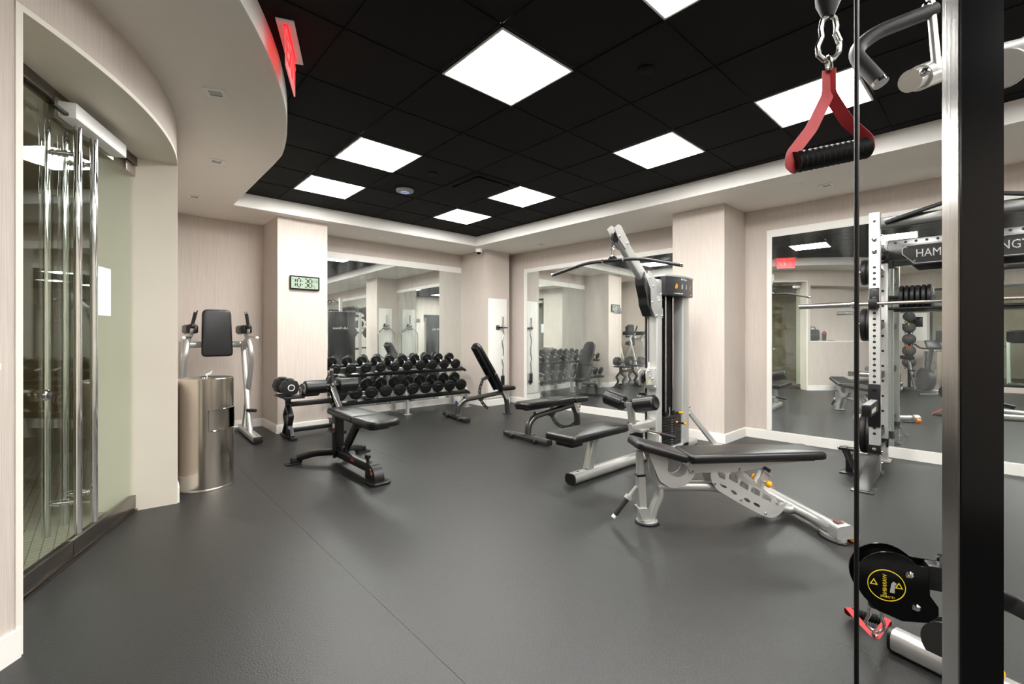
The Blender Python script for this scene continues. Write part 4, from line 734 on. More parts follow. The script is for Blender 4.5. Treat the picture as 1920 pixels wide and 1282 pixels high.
#@@END_EQ2@@
#@@EQ3@@
# ------------------------------------------------------------------ power rack with barbell and plates
RKM = M.Translation((5.093, .19, 0)) @ M.Rotation(.045, 4, 'Z')
def rack():
    t = thing('power_rack', 'tall white-and-grey power rack with numbered holes and a sign plate', 'rack'); t.matrix_world = RKM
    XB_ = .56; HW = .62; dot = mesh_of('hole', [cyl((-.0006,0,0),(.0004,0,0), .012, 14)], 'ink'); sd = mesh_of('hole', [cyl((0,-.0006,0),(0,.0004,0), .0095, 12)], 'ink')
    for s in (1, -1):
        y = s*HW
        part('front_upright', t, 'steel_grey', bb(-.04,.04,y-.04,y+.04,.02,2.32,.005)); part('rear_upright', t, 'steel_grey', bb(XB_-.038,XB_+.038,y-.038,y+.038,.02,2.15,.005))
        for k in range(34):
            z = .36+k*.0508
            if not (1.46 < z < 1.62) and k < 30: link('hole', dot, t).location = (-.0402, y, z)
        for z in (2.24,): link('hole', dot, t).location = (-.0402, y, z)
        for k in range(12): link('hole', dot, t).location = (XB_-.0382, y, .35+k*.146)
        for k in range(1, 14): text('hole_number', t, str(14-(14-k)), 'ink', .022, (-.0405, y, .385+k*.1016), (pi/2,0,-pi/2), depth=.0004)
        bolts(t, 'chrome', [(-.041,y,2.08),(-.041,y,1.97)], (-1,0,0), .020, .016)
        part('base_bracket', t, 'black_metal', bb(-.046,.046,y-.046,y+.046,.18,.26,.003)); part('base_bracket', t, 'black_metal', bb(XB_-.044,XB_+.044,y-.044,y+.044,.15,.23,.003)); bolts(t, 'chrome', [(-.047,y,.225),(XB_-.045,y,.195)], (-1,0,0), .015, .012)
        # curved front foot
        ft = rpoly([(-.04,.19),(-.14,.20),(-.30,.15),(-.42,.08),(-.60,.012),(-.66,.012),(-.66,.020),(-.48,.10)][:6]+[(-.66,.004),(-.04,.004)], .05, 4)
        part('front_foot', t, 'gun_metal', prism([(-.04,.188),(-.12,.186),(-.20,.165),(-.30,.12),(-.42,.075),(-.58,.030),(-.68,.014),(-.68,.006),(-.04,.006)], y-.042, y+.042), label='curved dark grey front foot'); part('foot_pad', t, 'gun_metal', bb(-.71,-.52,y-.075,y+.075,0,.010,.003))
        part('upright_shoe', t, 'gun_metal', bb(-.055,.07,y-.06,y+.06,0,.022,.006)); part('upright_shoe', t, 'steel_grey', bb(XB_-.06,XB_+.06,y-.06,y+.06,0,.022,.006))
        part('side_beam', t, 'gun_metal', bb(.04,XB_-.04,y-.03,y+.03,.13,.21,.004)); part('side_beam', t, 'gun_metal', bb(.04,XB_-.04,y-.03,y+.03,1.98,2.06,.004)); text('side_text', t, 'HAMMER STRENGTH', 'grey_print', .030, (.30, y-.0306, .17), (pi/2,0,0), depth=.0004)
        part('corner_block', t, 'black_metal', bb(XB_-.044,XB_+.044,y-.044,y+.044,1.93,2.05,.003)); bolts(t, 'chrome', [(XB_-.045,y,1.96),(XB_-.045,y,2.10)], (-1,0,0), .014, .012); bolts(t, 'chrome', [(.01,y-s*.041,z) for z in (.10,.20,2.12,2.26)], (0,-s,0), .012, .014)
        # hooks
        part('bar_hook', t, 'black_metal', bb(-.052,-.040,y-.036,y+.036,1.47,1.65,.003), bb(-.15,-.05,y-.03,y+.03,1.455,1.492,.004), bb(-.155,-.14,y-.03,y+.03,1.47,1.545,.004)); bolts(t, 'chrome', [(-.052,y,1.63),(-.052,y,1.565)], (-1,0,0), .012, .008)
        part('spotter_arm', t, 'black_metal', bb(-.50,-.04,y-.032,y+.032,.565,.66,.006)); part('spotter_bracket', t, 'black_metal', bb(-.054,-.040,y-.045,y+.045,.42,.80,.006)); part('spotter_top', t, 'grey_plastic', bb(-.48,-.06,y-.026,y+.026,.659,.664,.002)); bolts(t, 'black_metal', [(-.054,y,.755)], (-1,0,0), .020, .014)
        for i in range(5): part('spotter_print', t, 'white_print', bb(-.46+i*.05,-.425+i*.05,y-.0328,y-.0318,.59,.625))
        part('arm_label', t, 'white_print', bb(-.001,.028,y-.0410,y-.0400,.62,.70), label='white safety label')
        # plate pegs
        for z, n in ((1.83,2),(1.335,2),(.86,0),(.31,2)):
            part('plate_peg', t, 'chrome', cyl((.28,s*(HW+.015),z),(.28,s*(HW+(.16 if n else .24)),z), .024, 18, bev=.003)); part('peg_mount', t, 'black_metal', bb(.04,XB_-.04,y-.015 if s > 0 else y-.025,y+.025 if s > 0 else y+.015,z-.03,z+.03,.004))
    part('pullup_beam', t, 'gun_metal', bb(-.03,.03,-.58,.58,2.17,2.265,.006))
    for y0, y1 in ((.54,.14),(-.54,-.14)): part('pullup_grip', t, 'grip', tube([(-.035,y0,2.215),(-.06,y0*.93,2.225),(-.07,y1,2.315),(-.03,y1*.9,2.30),(0,y1*.9,2.262)], circ(.017,14), .03))
    part('header_beam', t, 'gun_metal', bb(XB_-.035,XB_+.035,-.58,.58,1.955,2.145,.005))
    for y in [i*.075 for i in range(-7, 8)]: link('hole', dot, t).location = (XB_-.0352, y, 2.118)
    sg = part('sign_plate', t, 'placard', prism(rpoly([(-.45,2.085),(.45,2.085),(.48,2.055),(.48,2.0),(.39,1.90),(-.39,1.90),(-.48,2.0),(-.48,2.055)], .012), -.008, 0, 'yz')); sg.location = (XB_-.037, 0, 0); rim = [V((-.010,a,b)) for a, b in rpoly([(-.445,2.079),(.445,2.079),(.474,2.052),(.474,2.003),(.387,1.907),(-.387,1.907),(-.474,2.003),(-.474,2.052)], .010, 3)]
    part('sign_border', sg, 'white_print', tube(rim, circ(.0035,6), closed=True), label='thin white border of the sign plate'); text('sign_text', sg, 'HAMMER STRENGTH', 'white_print', .104, (-.0085,-.01,1.995), (pi/2,0,-pi/2), sx=.80, off=0, label='white lettering of the sign plate'); bolts(sg, 'chrome', [(-.008,a,b) for a, b in ((.445,2.058),(-.445,2.058),(.385,1.93),(-.385,1.93))], (-1,0,0), .010, .006)
    part('rear_bar', t, 'black_metal', cyl((XB_,-.60,1.49),(XB_,.60,1.49), .013, 14))
    part('peg_arm', t, 'black_metal', bb(XB_+.03,XB_+.075,.48,.62,1.58,1.62,.004)); part('plate_peg', t, 'chrome', cyl((XB_+.055,.53,1.60),(XB_+.055,.25,1.60), .012, 14))
    hb = thing('landmine_holder', 'grey tilted bar holder tube bolted beside the power rack foot', 'bar holder'); hb.matrix_world = RKM @ M.Translation((-.14,.79,0))
    part('base_plate', hb, 'black_metal', bb(-.07,.09,-.06,.06,0,.012,.003)); part('post', hb, 'black_metal', bb(.0,.04,-.025,.025,.012,.17,.004)); part('tube', hb, 'gun_metal', cyl((.03,-.03,.04),(-.03,.03,.235), .028, 20, bev=.003)); part('yoke', hb, 'black_metal', bb(-.06,.03,-.07,.07,.205,.23,.006)); bolts(hb, 'chrome', [(-.01,.072,.217)], (0,1,0), .014, .012); bolts(hb, 'chrome', [(-.01,-.072,.217)], (0,-1,0), .014, .012)
    # plates
    def plate(y0, z, r, th, x, lab, s=1):
        p = thing('weight_plate', lab, 'weight plate', group='plates on the power rack'); p.matrix_world = RKM @ M.Translation((x, y0, z))
        part('disc', p, 'rubber', lathe([(.0255,-th/2),(r*.45,-th/2),(r*.5,-th*.36),(r*.86,-th*.36),(r*.9,-th/2),(r-.006,-th/2),(r,-th*.3),(r,th*.3),(r-.006,th/2),(r*.9,th/2),(r*.86,th*.36),(r*.5,th*.36),(r*.45,th/2),(.0255,th/2)], (0,0,0), (0,1,0), 40, False)); part('hub', p, 'bar_steel', lathe([(.0245,-th/2-.001),(.034,-th/2-.001),(.034,th/2+.001),(.0245,th/2+.001)], (0,0,0), (0,1,0), 20, False))
    for z, r, w_ in ((1.83,.125,'small black weight plate on the top side peg'),(1.335,.165,'black weight plate on the middle side peg'),(.31,.20,'large black weight plate on the low side peg')):
        plate(.68, z, r, .044, .28, w_+', inner of two'); plate(.728, z, r-.006, .044, .28, w_+', outer of two'); plate(-.68, z, r, .044, .28, w_+' facing away from the lat pulldown')
    for i in range(6):
        p = thing('change_plate', 'small black change plate in the row of six behind the barbell', 'weight plate', group='row of change plates behind the barbell'); p.matrix_world = RKM @ M.Translation((XB_+.055, .485-i*.040, 1.60)); part('disc', p, 'rubber', lathe([(.013,-.018),(.10,-.018),(.112,-.012),(.112,.012),(.10,.018),(.013,.018)], (0,0,0), (0,1,0), 32, False)); part('hub', p, 'bar_steel', lathe([(.0125,-.019),(.024,-.019),(.024,.019),(.0125,.019)], (0,0,0), (0,1,0), 16, False))
    b = thing('barbell', 'long steel barbell resting across the power rack hooks', 'barbell'); b.matrix_world = RKM @ M.Translation((-.098,.09,1.508))
    part('shaft', b, 'bar_bronze', cyl((0,-.655,0),(0,.655,0), .0142, 16), label='brown knurled shaft'); part('smooth_centre', b, 'bar_steel', cyl((0,-.20,0),(0,.20,0), .0144, 16))
    for s in (-1, 1): part('sleeve', b, 'bar_steel', cyl((0,s*.67,0),(0,s*1.10,0), .025, 22, bev=.003)); part('collar', b, 'chrome', cyl((0,s*.645,0),(0,s*.685,0), .037, 24, bev=.004))
rack()
# ------------------------------------------------------------------ cable machine beside the camera
cF, cR = V((cos(.8232), sin(.8232), 0)), V((sin(.8232), -cos(.8232), 0))
def px(x, y, d): return V((0,0,HC)) + cF*d + cR*d*(x-975.6)/848.57 + V((0,0,-d*(y-630.89)/848.57))
def pz(x, y, z): return px(x, y, 848.57*(HC-z)/(y-630.89))
def cable_machine():
    t = thing('cable_machine', 'black and chrome cable machine with twin pulleys and a tall upright', 'gym machine', (1.30, .055, 0))
    o = V((1.30,.055,0)); L = lambda p: tuple(V(p)-o)
    c0 = px(1800, 640, .90); c0.z = 0; u = V((1,-1,0)).normalized(); v = V((1,1,0)).normalized(); w1, w2 = .078, .040
    pl = lambda a, b: tuple((c0+u*a+v*b-o).to_2d())
    part('upright', t, 'upright_steel', prism([pl(.004,0),pl(w1,0),pl(w1,w2),pl(0,w2),pl(0,.004)], .01, 2.30, 'xy'), label='polished steel upright'); part('upright_cover', t, 'gloss_black', prism([pl(-.0005,-.004),pl(w1+.002,-.004),pl(w1+.002,-.0002),pl(-.0005,-.0002)], .01, 2.30, 'xy'), label='gloss black face of the upright')
    # base: tube with the floor pulley
    e0, e1 = pz(1676,1197,.045), pz(1772,1243,.045); d = (e1-e0); d.z = 0; d.normalize(); e0.z = e1.z = .045
    far = e0 + d*1.55
    part('base_tube', t, 'silver', tube([L(e0), L(far)], rrect(.078,.085,.030))); part('tube_cap', t, 'rubber', tube([L(e0-d*.008), L(e0+d*.002)], rrect(.080,.087,.030)))
    mid = e0+d*.22; n = V((-d.y, d.x, 0))
    for s in (-1, 1):
        a = e0+d*.17+n*s*.026; part('floor_pulley_plate', t, 'gun_metal', lathe([(.0001,0),(.078,0),(.078,.005),(.0001,.005)], L((a.x,a.y,.125)), n*s, 30, False)); bolts(t, 'chrome', [L((a.x+n.x*s*.005, a.y+n.y*s*.005, .105))], n*s, .013, .010)
    a = e0+d*.17; part('floor_pulley', t, 'plastic', lathe([(.055,-.018),(.066,-.016),(.056,0),(.066,.016),(.055,.018)], L((a.x,a.y,.125)), n, 28)); kb = e0+d*.30-n*.06; part('base_knob', t, 'amber', sph(L((kb.x,kb.y,.13)), .020, 14), label='orange pull knob'); part('knob_stem', t, 'chrome', cyl(L((kb.x,kb.y,.13)), L((kb.x+n.x*.04, kb.y+n.y*.04, .10)), .007, 10))
    part('cross_tube', t, 'silver', tube([L((c0.x+.03,c0.y-.02,.045)), L((1.45,-.55,.045)), L((far.x,far.y,.045))], rrect(.078,.075,.028), .15)); part('upright_shoe', t, 'black_metal', bb(-.14,.10,-.07,.07,0,.012,.003))
    # lower pulley: two big plates on a swivel
    pc = px(1668,1086,1.63); vw = (px(960,631,1)-px(960,631,0)).normalized(); ax = (V((0,0,HC))-pc); ax.z = 0; ax.normalize(); ax = (ax + V((ax.y,-ax.x,0))*-.25).normalized(); sx_ = V((0,0,1)).cross(ax).normalized()
    def lobe(th): return [pc + sx_*(.100*cos(q)) + V((0,0,.106*sin(q))) for q in [2*pi*i/28 for i in range(28)]]
    out2 = [(.105*cos(q), .108*sin(q)) for q in [rad(45)+rad(175)*i/18 for i in range(19)]]+[(-.04,-.108),(.03,-.128),(.10,-.115),(.128,-.085),(.128,-.055),(.105,-.02),(.105,.02),(.15,.03),(.15,.075),(.10,.075)]
    mm = M((sx_, ax, V((0,0,1)))).transposed().to_4x4(); mm.translation = V(L(pc)); 
    hs = lambda y0, y1, ol: xf(prism(ol, y0, y1), mm)
    part('pulley_plate', t, 'gloss_black', hs(.020,.026,out2)); part('pulley_plate', t, 'gloss_black', hs(-.026,-.020,[(a-.012,b+.010) for a, b in out2])); part('pulley_wheel', t, 'plastic', xf(lathe([(.080,-.016),(.090,-.014),(.080,0),(.090,.014),(.080,.016)], (0,0,0), (0,1,0), 28), mm))
    ring = lambda R_, r_: xf(torus((0,.0265,0), R_, r_, (0,1,0), 32, 6), mm)
    part('warning_ring', t, 'yellow', mv2(ring(.054,.0016), mm, (-.016,0,-.012)), label='thin yellow ring of the round warning label')
    for a in (-.052, .020): part('warning_triangle', t, 'yellow', xf(prism([(a-.012,-.016),(a+.012,-.016),(a,.006)], .0262, .0268, 'xz', [[(a-.007,-.013),(a+.007,-.013),(a,.000)]]), mm))
    tw = text('warning_text', t, 'WARNING', 'yellow', .017, (0,0,0), depth=.0004); tw.matrix_basis = mm @ M.Translation((-.020,.0268,-.014)) @ M.Rotation(pi,4,'Z') @ M.Rotation(pi/2,4,'X') @ M.Rotation(-pi/2,4,'Z'); tw2 = text('warning_text', t, '15"(38cm)', 'yellow', .010, (0,0,0), depth=.0004); tw2.matrix_basis = mm @ M.Translation((-.012,.0268,-.052)) @ M.Rotation(pi,4,'Z') @ M.Rotation(pi/2,4,'X')
    part('warning_figure', t, 'grey_print', xf(prism(rpoly([(-.006,-.035),(.008,-.035),(.008,-.010),(.014,.0),(.004,.006),(-.002,-.004)], .002), .0262, .0268), mm), label='grey pictogram of a person')
    bolts(t, 'chrome', [tuple(mm @ V(p)) for p in ((.050,.026,.040),(.068,.026,-.070))], ax, .013, .010)
    sw_ = px(1722,1062,1.63); part('swivel_bracket', t, 'black_metal', xf(bb(.10,.19,-.030,.030,.0,.085,.006), mm)); part('swivel_bolt', t, 'chrome', xf(cyl((.145,0,.08),(.145,0,.115), .014, 8), mm)); part('swivel_clamp', t, 'black_metal', xf(bb(.185,.215,-.035,.035,-.03,.095,.006), mm))
    ar0 = mm @ V((.20,0,.03)); part('pulley_arm', t, 'black_metal', tube([ar0, ar0+V((.14,-.12,-.075)), V((.86,-.45,.20))], rrect(.045,.06,.008), .05))
    hk = px(1641,1128,1.66); part('cable_stop', t, 'rubber', cyl(L(hk+V((0,0,.035))), L(hk-V((0,0,.02))), .022, 18, bev=.006)); part('floor_cable', t, 'black_metal', tube([L(px(1719,1142,1.66)), L((a.x if False else e0.x+d.x*.12, e0.y+d.y*.12, .19))], .004))
    # foreground cable with its own pulleys, from floor rail to head beam
    q = px(1606, 640, .58); part('front_cable', t, 'black_metal', cyl(L((q.x-.0008,q.y,.12)), L((q.x+.0010,q.y,2.12)), .0028, 10)); 
    part('floor_rail', t, 'silver', tube([L((c0.x+.02,c0.y-.02,.045)), L((.80,-.14,.045)), L((q.x,q.y-.02,.045))], rrect(.06,.07,.02), .1)); part('rail_pulley', t, 'plastic', lathe([(.045,-.014),(.055,-.012),(.046,0),(.055,.012),(.045,.014)], L((q.x+.05,q.y,.12)), (0,1,0), 24)); part('rail_bracket', t, 'black_metal', bb(*[f for f in (q.x+.035-o.x,q.x+.065-o.x,q.y-.04-o.y,q.y+.0-o.y)],.075,.13,.003))
    hd = V((q.x+.05, q.y, 2.15)); part('head_pulley', t, 'plastic', lathe([(.045,-.014),(.055,-.012),(.046,0),(.055,.012),(.045,.014)], L(hd), (0,1,0), 24)); part('head_beam', t, 'black_metal', tube([L((hd.x,hd.y-.03,2.20)), L((1.0,-.02,2.25)), L((c0.x+.04,c0.y-.01,2.27)), L((1.75,-.30,2.27)), L((far.x,far.y,2.27))], rrect(.06,.07,.01), .08)); part('head_bracket', t, 'black_metal', bb(hd.x-.015-o.x,hd.x+.015-o.x,hd.y-.045-o.y,hd.y-.0-o.y,2.12,2.22,.003))
    # hanging cable for the upper handle
    hh = px(1553,0,.94); part('hanging_cable', t, 'black_metal', cyl(L((hh.x,hh.y,hh.z-.01)), L((hh.x,hh.y,2.20)), .003, 8)); part('cable_stop', t, 'rubber', lathe([(.010,-.052),(.023,-.020),(.026,.03),(.012,.04)], L((hh.x,hh.y,hh.z+.015)), (0,0,1), 20)); part('handle_arm', t, 'black_metal', tube([L((hh.x,hh.y,2.22)), L((1.0,.10,2.25)), L((c0.x+.02,c0.y+.0,2.27))], rrect(.05,.06,.008), .05))
    # pull-up grips on the rear head beam
    D = 1.12
    part('pullup_grip', t, 'grip', tube([L(px(1752,18,D)), L(px(1640,62,D)), L(px(1598,98,D)), L(px(1650,155,D-.06))], circ(.0165,16), .05), label='black bent pull-up grip'); part('grip_cap', t, 'chrome', cyl(L(px(1648,152,D-.06)), L(px(1652,157,D-.063)), .0168, 16)); part('grip_post', t, 'silver', cyl(L(px(1741,-40,D)), L(px(1757,132,D)), .009, 14)); part('grip_bolt', t, 'chrome', sph(L(px(1739,12,D)), .012, 12))
    part('head_tube', t, 'silver', tube([L(px(1706,152,D)), L(px(1775,126,D+.06)), L(px(1925,88,D+.16))], circ(.026,20), .05), label='grey round head tube'); part('tube_clamp', t, 'silver', cyl(L(px(1722,147,D+.01)), L(px(1770,128,D+.05)), .030, 20)); bolts(t, 'chrome', [L(px(1731,137,D-.03))], -cF, .010, .012); part('end_disc', t, 'silver', cyl(L(px(1880,130,D+.10)), L(px(1884,130,D+.14)), .050, 28, bev=.003)); part('head_post', t, 'black_metal', tube([L(px(1925,88,D+.16)), L((1.75,-.30,2.05)), L((1.75,-.30,2.27))], rrect(.05,.05,.008), .04))
    part('rear_upright', t, 'black_metal', bb(far.x-.05-o.x, far.x+.05-o.x, far.y-.06-o.y, far.y+.06-o.y, .02, 2.30, .005)); part('weight_shroud', t, 'plastic', bb(far.x-.20-o.x, far.x+.20-o.x, far.y-.36-o.y, far.y-.08-o.y, .02, 1.75, .01))
    return e0, d, hh, hk
mat('upright_steel', (.50,.49,.47), .16, 1, bump=(1,.06), stretch=(200,200,1.5))
def mv2(g, mm, off):
    k = mm.to_3x3() @ V(off); return [v+k for v in g[0]], g[1]
e0, dB, hh, hk = cable_machine()
def strap_handle(label, top, gl, gr, drop, slack=True):
    """top: hook point, gl/gr: grip ends; everything in world metres"""
    t = thing('strap_handle', label, 'handle', tuple(top), 0, 'red strap cable handles'); L = lambda p: tuple(V(p)-top); c = (V(gl)+V(gr))/2; ax = (V(gr)-V(gl)).normalized(); side = ax.cross(V((0,0,1))).normalized()
    k0 = V(top); k1 = k0-V((0,0,drop)); Z_ = V((0,0,1)); cc = [(.0,.004),(.55,-.004),(.72,-.022),(.62,-.040),(1.0,-.66*drop),(.92,-.86*drop),(.45,-.985*drop),(0,-drop),(-.45,-.985*drop),(-.92,-.86*drop),(-1.0,-.66*drop),(-.62,-.040),(-.72,-.022),(-.55,-.004)]
    part('carabiner', t, 'bar_steel', tube([L(k0+ax*a_*.026+Z_*b_) for a_, b_ in cc], circ(.0052,8), closed=True)); part('gate', t, 'bar_steel', cyl(L(k0+ax*.0155-Z_*.035), L(k0+ax*.0255-Z_*.62*drop), .0062, 10)); part('d_ring', t, 'bar_steel', torus(L(k1-V((0,0,.010))), .015, .0038, tuple(side*.5+ax*.85), 16, 6))
    j = k1-V((0,0,.022)); k = j-V((0,0,.050)) if slack else j; st = [(-.0012,-.0115),(.0012,-.0115),(.0012,.0115),(-.0012,.0115)]
    for p in (gl, gr):
        q = V(p); e_ = (q-c).normalized(); part('strap', t, 'red', tube([L(j+e_*.0015), L(k+e_*.002), L(k+(q-k)*.5), L(q+e_*.006+Z_*.018), L(q+e_*.008-Z_*.004), L(q-e_*.004-Z_*.010)], st, .010, up=ax+side*(.25 if p is gl else 1.6)), label='red webbing strap')
    n = 13; pr = []; Lg = (V(gr)-V(gl)).length
    for i in range(n*4+1): pr.append((.0185+.0030*cos(i*pi/2), Lg*i/(n*4)))
    part('grip', t, 'rubber', lathe(pr, L(gl), ax, 22), label='black ribbed rubber grip'); return t
top = px(1554,32,.94)
strap_handle('red strap handle with ribbed black grip hanging from a carabiner', top, px(1489,305,.93), px(1622,278,.95), top.z-px(1553,112,.94).z)
tp = V((hk.x, hk.y, hk.z-.012)); g0 = pz(1600,1160,.035); g1 = pz(1668,1178,.030)
strap_handle('red strap handle clipped to the low pulley, grip lying near the floor', tp, pz(1592,1146,.028), pz(1662,1166,.028), .095, False)
#@@END_EQ3@@
#@@EQ4@@
# ------------------------------------------------------------------ what the mirrors show of the room beside and behind the camera
def on_shelf(a, back): r = RW-.28+back; return (*cw(r, a), ZN0+.0225)
bg = thing('gym_bag', 'black holdall standing on the white wall shelf', 'bag', on_shelf(-42.6, .14), rad(-42.6)+pi/2)
part('body', bg, 'plastic', pad(rr(-.14,.14,-.085,.085,.05), 0, .26, .05)); part('pocket', bg, 'plastic', bb(-.10,.10,-.105,-.08,.03,.16,.012)); part('zip', bg, 'grey_plastic', bb(-.11,.11,-.004,.004,.259,.263)); part('handle', bg, 'rubber', tube([(-.06,-.02,.25),(-.05,-.02,.32),(.05,-.02,.32),(.06,-.02,.25)], circ(.010,8), .04)); part('strap', bg, 'rubber', tube([(.135,0,.22),(.175,-.03,.10),(.15,-.05,.01)], [(-.015,-.002),(.015,-.002),(.015,.002),(-.015,.002)], .04))
sh = thing('shaker_bottle', 'black shaker bottle with a red lid on the white wall shelf', 'bottle', on_shelf(-48.5, .14)); part('cup', sh, 'plastic', lathe([(.034,0),(.040,.01),(.044,.16),(.044,.165)], (0,0,0), (0,0,1), 24)); part('lid', sh, 'red', lathe([(.047,.163),(.047,.195),(.03,.205),(.0001,.206)], (0,0,0), (0,0,1), 24), label='red lid'); part('spout', sh, 'plastic', cyl((.018,0,.205),(.018,0,.228), .013, 14))
ph = thing('phone', 'flat dark phone with a white cord lying on the wall shelf', 'phone', on_shelf(-52, .12), rad(-52)); part('body', ph, 'gloss_black', bb(-.04,.04,-.075,.075,0,.009,.003)); part('cord', ph, 'white_plastic', tube([(0,.075,.004),(.03,.12,.003),(.0,.18,.003),(.05,.22,.003)], .003, .03))
sb = thing('step_bench', 'low black padded step bench under the wall shelf', 'bench', (-.80, 1.69, 0), rad(32)); part('top', sb, 'vinyl', pad(rr(-.52,.52,-.17,.17,.05), .20, .255, .02)); part('deck', sb, 'plastic', bb(-.50,.50,-.15,.15,.165,.20,.01))
for x in (-.36, .36): part('riser', sb, 'plastic', xf(bb(x-.10,x+.10,-.16,.16,.0,.165,.015), M.Identity(4)))
bt = thing('ball_tree', 'black upright rack holding medicine balls against the far wall', 'rack', (-2.34, .86, 0)); part('post', bt, 'black_metal', bb(-.03,.03,-.03,.03,.02,1.80,.006)); part('base', bt, 'black_metal', bb(-.22,.22,-.035,.035,0,.03,.006)); part('base', bt, 'black_metal', bb(-.035,.035,-.22,.22,0,.03,.006))
balls = ((1.66,.115,'green','8','green'),(1.40,.125,'yellow','4','yellow'),(1.13,.13,'red','6','red'),(.86,.13,'orange','10','orange'),(.59,.13,'cyan','14','blue'))
def ball(loc, r, col, num, cn, lab):
    b = thing('medicine_ball', lab, 'ball', loc, 0, 'medicine balls'); part('shell', b, 'ball', sph((0,0,0), r, 28)); part('seam', b, 'rubber', torus((0,0,0), r, .0025, (0,0,1), 32, 6)); text('number', b, num, col, r*.8, (r*.80,0,r*.62), (rad(50),0,pi/2), depth=.004, label='printed %s number' % cn); return b
for z, r, m, num, cn in balls:
    for y in (-.05, .05): part('holder_arm', bt, 'black_metal', tube([(.03,y,z-r*.78),(.25,y*1.4,z-r*.86),(.27,y*1.4,z-r*.70)], circ(.008,8), .02))
    ball((-2.34+.165, .86, z+.03), r, m, num, cn, 'grey medicine ball with a %s number on the ball rack' % cn)
ball((-1.95, .62, .135), .135, 'cyan', '12', 'cyan', 'grey medicine ball marked 12 lying on the floor by the exercise bike')
def bike():
    t = thing('exercise_bike', 'dark grey upright exercise bike with a black saddle and handlebars', 'exercise bike', (-1.12, .70, 0), rad(-32))
    part('rear_foot', t, 'gun_metal', tube([(-.45,-.26,.035),(-.45,.26,.035)], rrect(.06,.06,.02))); part('front_foot', t, 'gun_metal', tube([(.48,-.26,.035),(.48,.26,.035)], rrect(.06,.06,.02))); part('base_beam', t, 'gun_metal', tube([(-.45,0,.06),(.48,0,.06)], rrect(.08,.06,.02)))
    part('seat_post', t, 'gun_metal', tube([(-.05,0,.08),(-.28,0,.72)], rrect(.06,.07,.02), up=V((1,0,0)))); part('saddle', t, 'vinyl', pad(rpoly([(-.45,-.12),(-.16,-.05),(-.10,0),(-.16,.05),(-.45,.12)], .04), .72, .80, .03)); part('head_tube', t, 'gun_metal', tube([(.22,0,.08),(.42,0,.95)], rrect(.06,.08,.02), up=V((1,0,0)))); part('flywheel_cover', t, 'plastic', cyl((.25,-.06,.33),(.25,.06,.33), .24, 36, bev=.02)); part('down_tube', t, 'gun_metal', tube([(-.15,0,.36),(.30,0,.50)], rrect(.05,.07,.02)))
    part('handlebar', t, 'grip', tube([(.28,-.22,1.06),(.42,-.20,.98),(.44,0,.97),(.42,.20,.98),(.28,.22,1.06)], circ(.017,12), .06)); part('console', t, 'plastic', box((.46,0,1.06),(.05,.26,.18),.015,rot=M.Rotation(-.5,3,'Y'))); part('crank', t, 'bar_steel', tube([(.10,-.08,.33),(.10,.08,.33)], .012))
    for sgn in (-1, 1): part('crank_arm', t, 'bar_steel', bb(.09,.11,sgn*.09-.006,sgn*.09+.006,.33 if sgn > 0 else .16,.50 if sgn > 0 else .33,.003)); part('pedal', t, 'plastic', box((.10,sgn*.145,.50 if sgn > 0 else .16),(.09,.09,.025),.006))
bike()
bin_('steel_bin', 'tall steel bin by the far window, seen only in the big mirror', (-2.30, .42), rad(-10))
bd = thing('notice_board', 'grey-framed notice board on the far wall behind the medicine balls', 'notice board', (XB, .80, 1.45)); part('board', bd, 'white_paint', bb(.001,.016,-.25,.25,-.33,.33,.003)); part('screen', bd, 'gloss_black', bb(.016,.020,-.18,.10,.0,.24,.002)); part('dial', bd, 'plastic', cyl((.016,.17,.05),(.03,.17,.05), .03, 18))
wn = struct('window_1', 'black_metal', *[bb(XB-.06, XB, y-.025, y+.025, .12, 2.35) for y in (-3.15,-2.2,-1.3,-.4,.475)], bb(XB-.06, XB, YB, .5, 2.30, 2.35), bb(XB-.06, XB, YB, .5, .12, .17))
for y0, y1 in ((-3.12,-2.23),(-2.17,-1.33),(-1.27,-.43),(-.37,.45)): part('pane', wn, 'door_glass', bb(XB-.035, XB-.025, y0, y1, .17, 2.30))
struct('wall_beyond_window', 'wallpaper', bb(-5.9,-5.8,-3.6,1.4,0,ZS), bb(-5.8,XB-.1,-3.6,-3.5,0,ZS), bb(-5.8,XB-.1,1.3,1.4,0,ZS)); struct('floor_beyond_window', 'rubber_floor', bb(-5.8,XB-.1,-3.5,1.3,-.05,0)); struct('ceiling_beyond_window', 'soffit_paint', bb(-5.9,XB-.1,-3.6,1.4,ZS,ZS+.05))
l2 = thing('ceiling_light', 'added unseen round lamp that lights the room beyond the far window', 'ceiling light', (-4.4,-.4,ZS)); part('lamp_lens', l2, 'added_lamp', cyl((0,0,-.02),(0,0,-.002), .22, 28)); part('ring', l2, 'white_plastic', torus((0,0,-.008), .23, .012))  # unseen lamp, added so the room past the window is lit
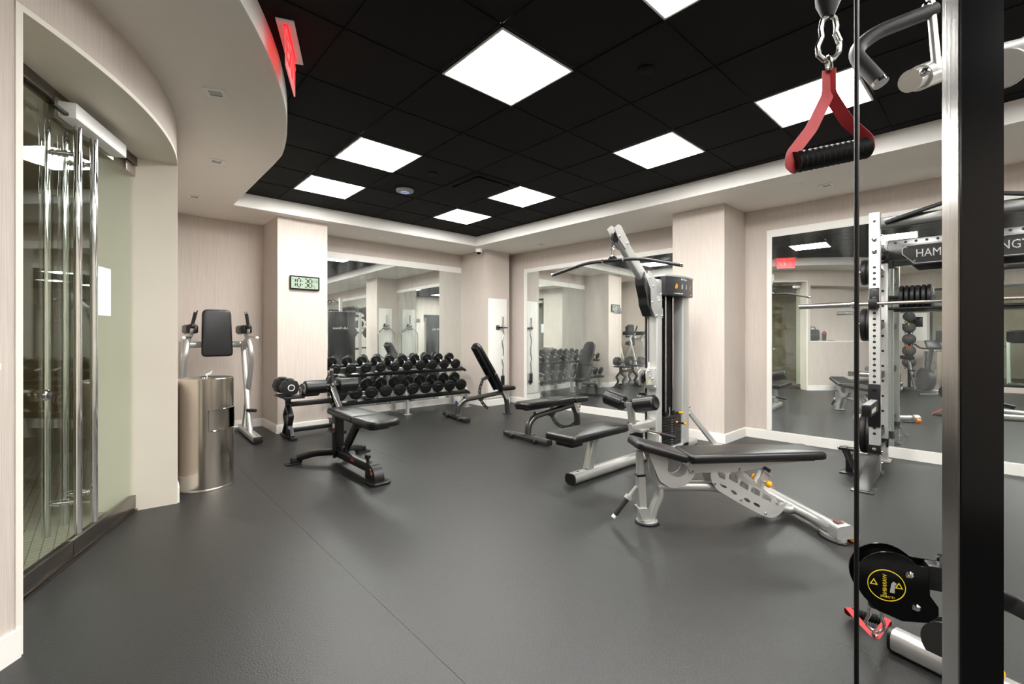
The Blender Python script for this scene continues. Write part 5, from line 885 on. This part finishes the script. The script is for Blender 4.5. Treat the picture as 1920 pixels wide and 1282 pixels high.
for k, y in enumerate((-2.4, -1.2, .0)):
    tm = thing('treadmill', 'dark treadmill with tall console beyond the far window', 'treadmill', (-4.0, y, 0), 0, 'treadmills beyond the window'); part('deck', tm, 'gun_metal', bb(-.85,.75,-.38,.38,.04,.17,.02)); part('belt', tm, 'rubber', bb(-.80,.55,-.25,.25,.165,.176)); part('foot', tm, 'plastic', bb(-.8,-.7,-.3,.3,0,.045)); part('foot', tm, 'plastic', bb(.6,.7,-.3,.3,0,.045))
    for sgn in (-1, 1): part('upright', tm, 'steel_grey', tube([(.62,sgn*.36,.14),(.50,sgn*.36,1.15)], rrect(.08,.05,.015), up=V((1,0,0)))); part('handrail', tm, 'grip', tube([(.50,sgn*.36,1.05),(.05,sgn*.36,.98)], circ(.02,10)))
    part('console', tm, 'plastic', box((.52,0,1.22),(.12,.78,.30),.03,rot=M.Rotation(.35,3,'Y')))
#@@END_EQ4@@

# ------------------------------------------------------------------ small pieces belong to the part that carries them
NEST = [('end_cap','foot_tube'),('end_cap','base_tube'),('tube_cap','base_tube'),('grip_cap','pullup_grip'),('grip_bolt','grip_post'),('end_disc','head'),('dial','end_cap'),('dial_ring','end_cap'),('top_cover','end_cap'),('standoff','pull_handle'),
        ('tray_lip','tray'),('cradle','tray'),('rail_lip','rail'),('rail_cap','rail'),('stack_number','weight_plate'),('placard_text','placard'),('figure_graphic','placard'),('load_chart','placard'),('placard_cap','placard'),
        ('hole','front_upright'),('hole_number','front_upright'),('spotter_print','spotter_arm'),('spotter_top','spotter_arm'),('arm_label','front_upright'),('spout','lid'),('knob_stem','knob'),('light_ring','body'),('logo_disc','body'),
        ('dome','housing'),('post_label','post'),('sticker','front_foot'),('badge','main_beam'),('shroud_logo','stack_shroud'),('socket_rim','socket_post'),('dip_cap','dip_handle'),('handle_cap','carry_handle'),('handle_cap','handle'),('warning_label','front_upright'),
        ('pin_head','selector_pin'),('pin_grip','selector_pin'),('digit','screen'),('colon_dot','screen'),('am_mark','screen'),('letters','blade'),('warning_ring','pulley_plate'),('warning_triangle','pulley_plate'),('warning_text','pulley_plate'),('warning_figure','pulley_plate'),
        ('wipe','lid'),('leg_collar','telescopic_leg'),('wheel_slot','end_housing'),('gate','carabiner'),('collar','bar'),('end_cap','bar'),('side_text','side_beam'),('foot_tag','leg')]
base_ = lambda o: o.name.split('.')[0]
def ctr(o): return o.matrix_basis @ (sum((V(c) for c in o.bound_box), V((0,0,0)))/8)
def gap(o, p):
    q = o.matrix_basis.inverted() @ p; bbx = o.bound_box; d = 0
    for i in range(3):
        lo, hi = min(c[i] for c in bbx), max(c[i] for c in bbx); d += max(lo-q[i], 0, q[i]-hi)**2
    return d
for root in [o for o in COL.objects if o.parent is None]:
    kids = list(root.children)
    if not kids: continue
    for c, p in NEST:
        hosts = [k for k in kids if base_(k) == p and k.parent == root and k.type == 'MESH']
        if not hosts: continue
        for k in [k for k in kids if base_(k) == c and k.parent == root and not k.children]:
            cand = hosts+[h for h in kids if c == 'hole' and base_(h) in ('rear_upright','header_beam') and h.parent == root]
            ck_ = ctr(k); h = min(cand, key=lambda h: gap(h, ck_)); mb = k.matrix_basis.copy(); k.parent = h; k.matrix_basis = h.matrix_basis.inverted() @ mb
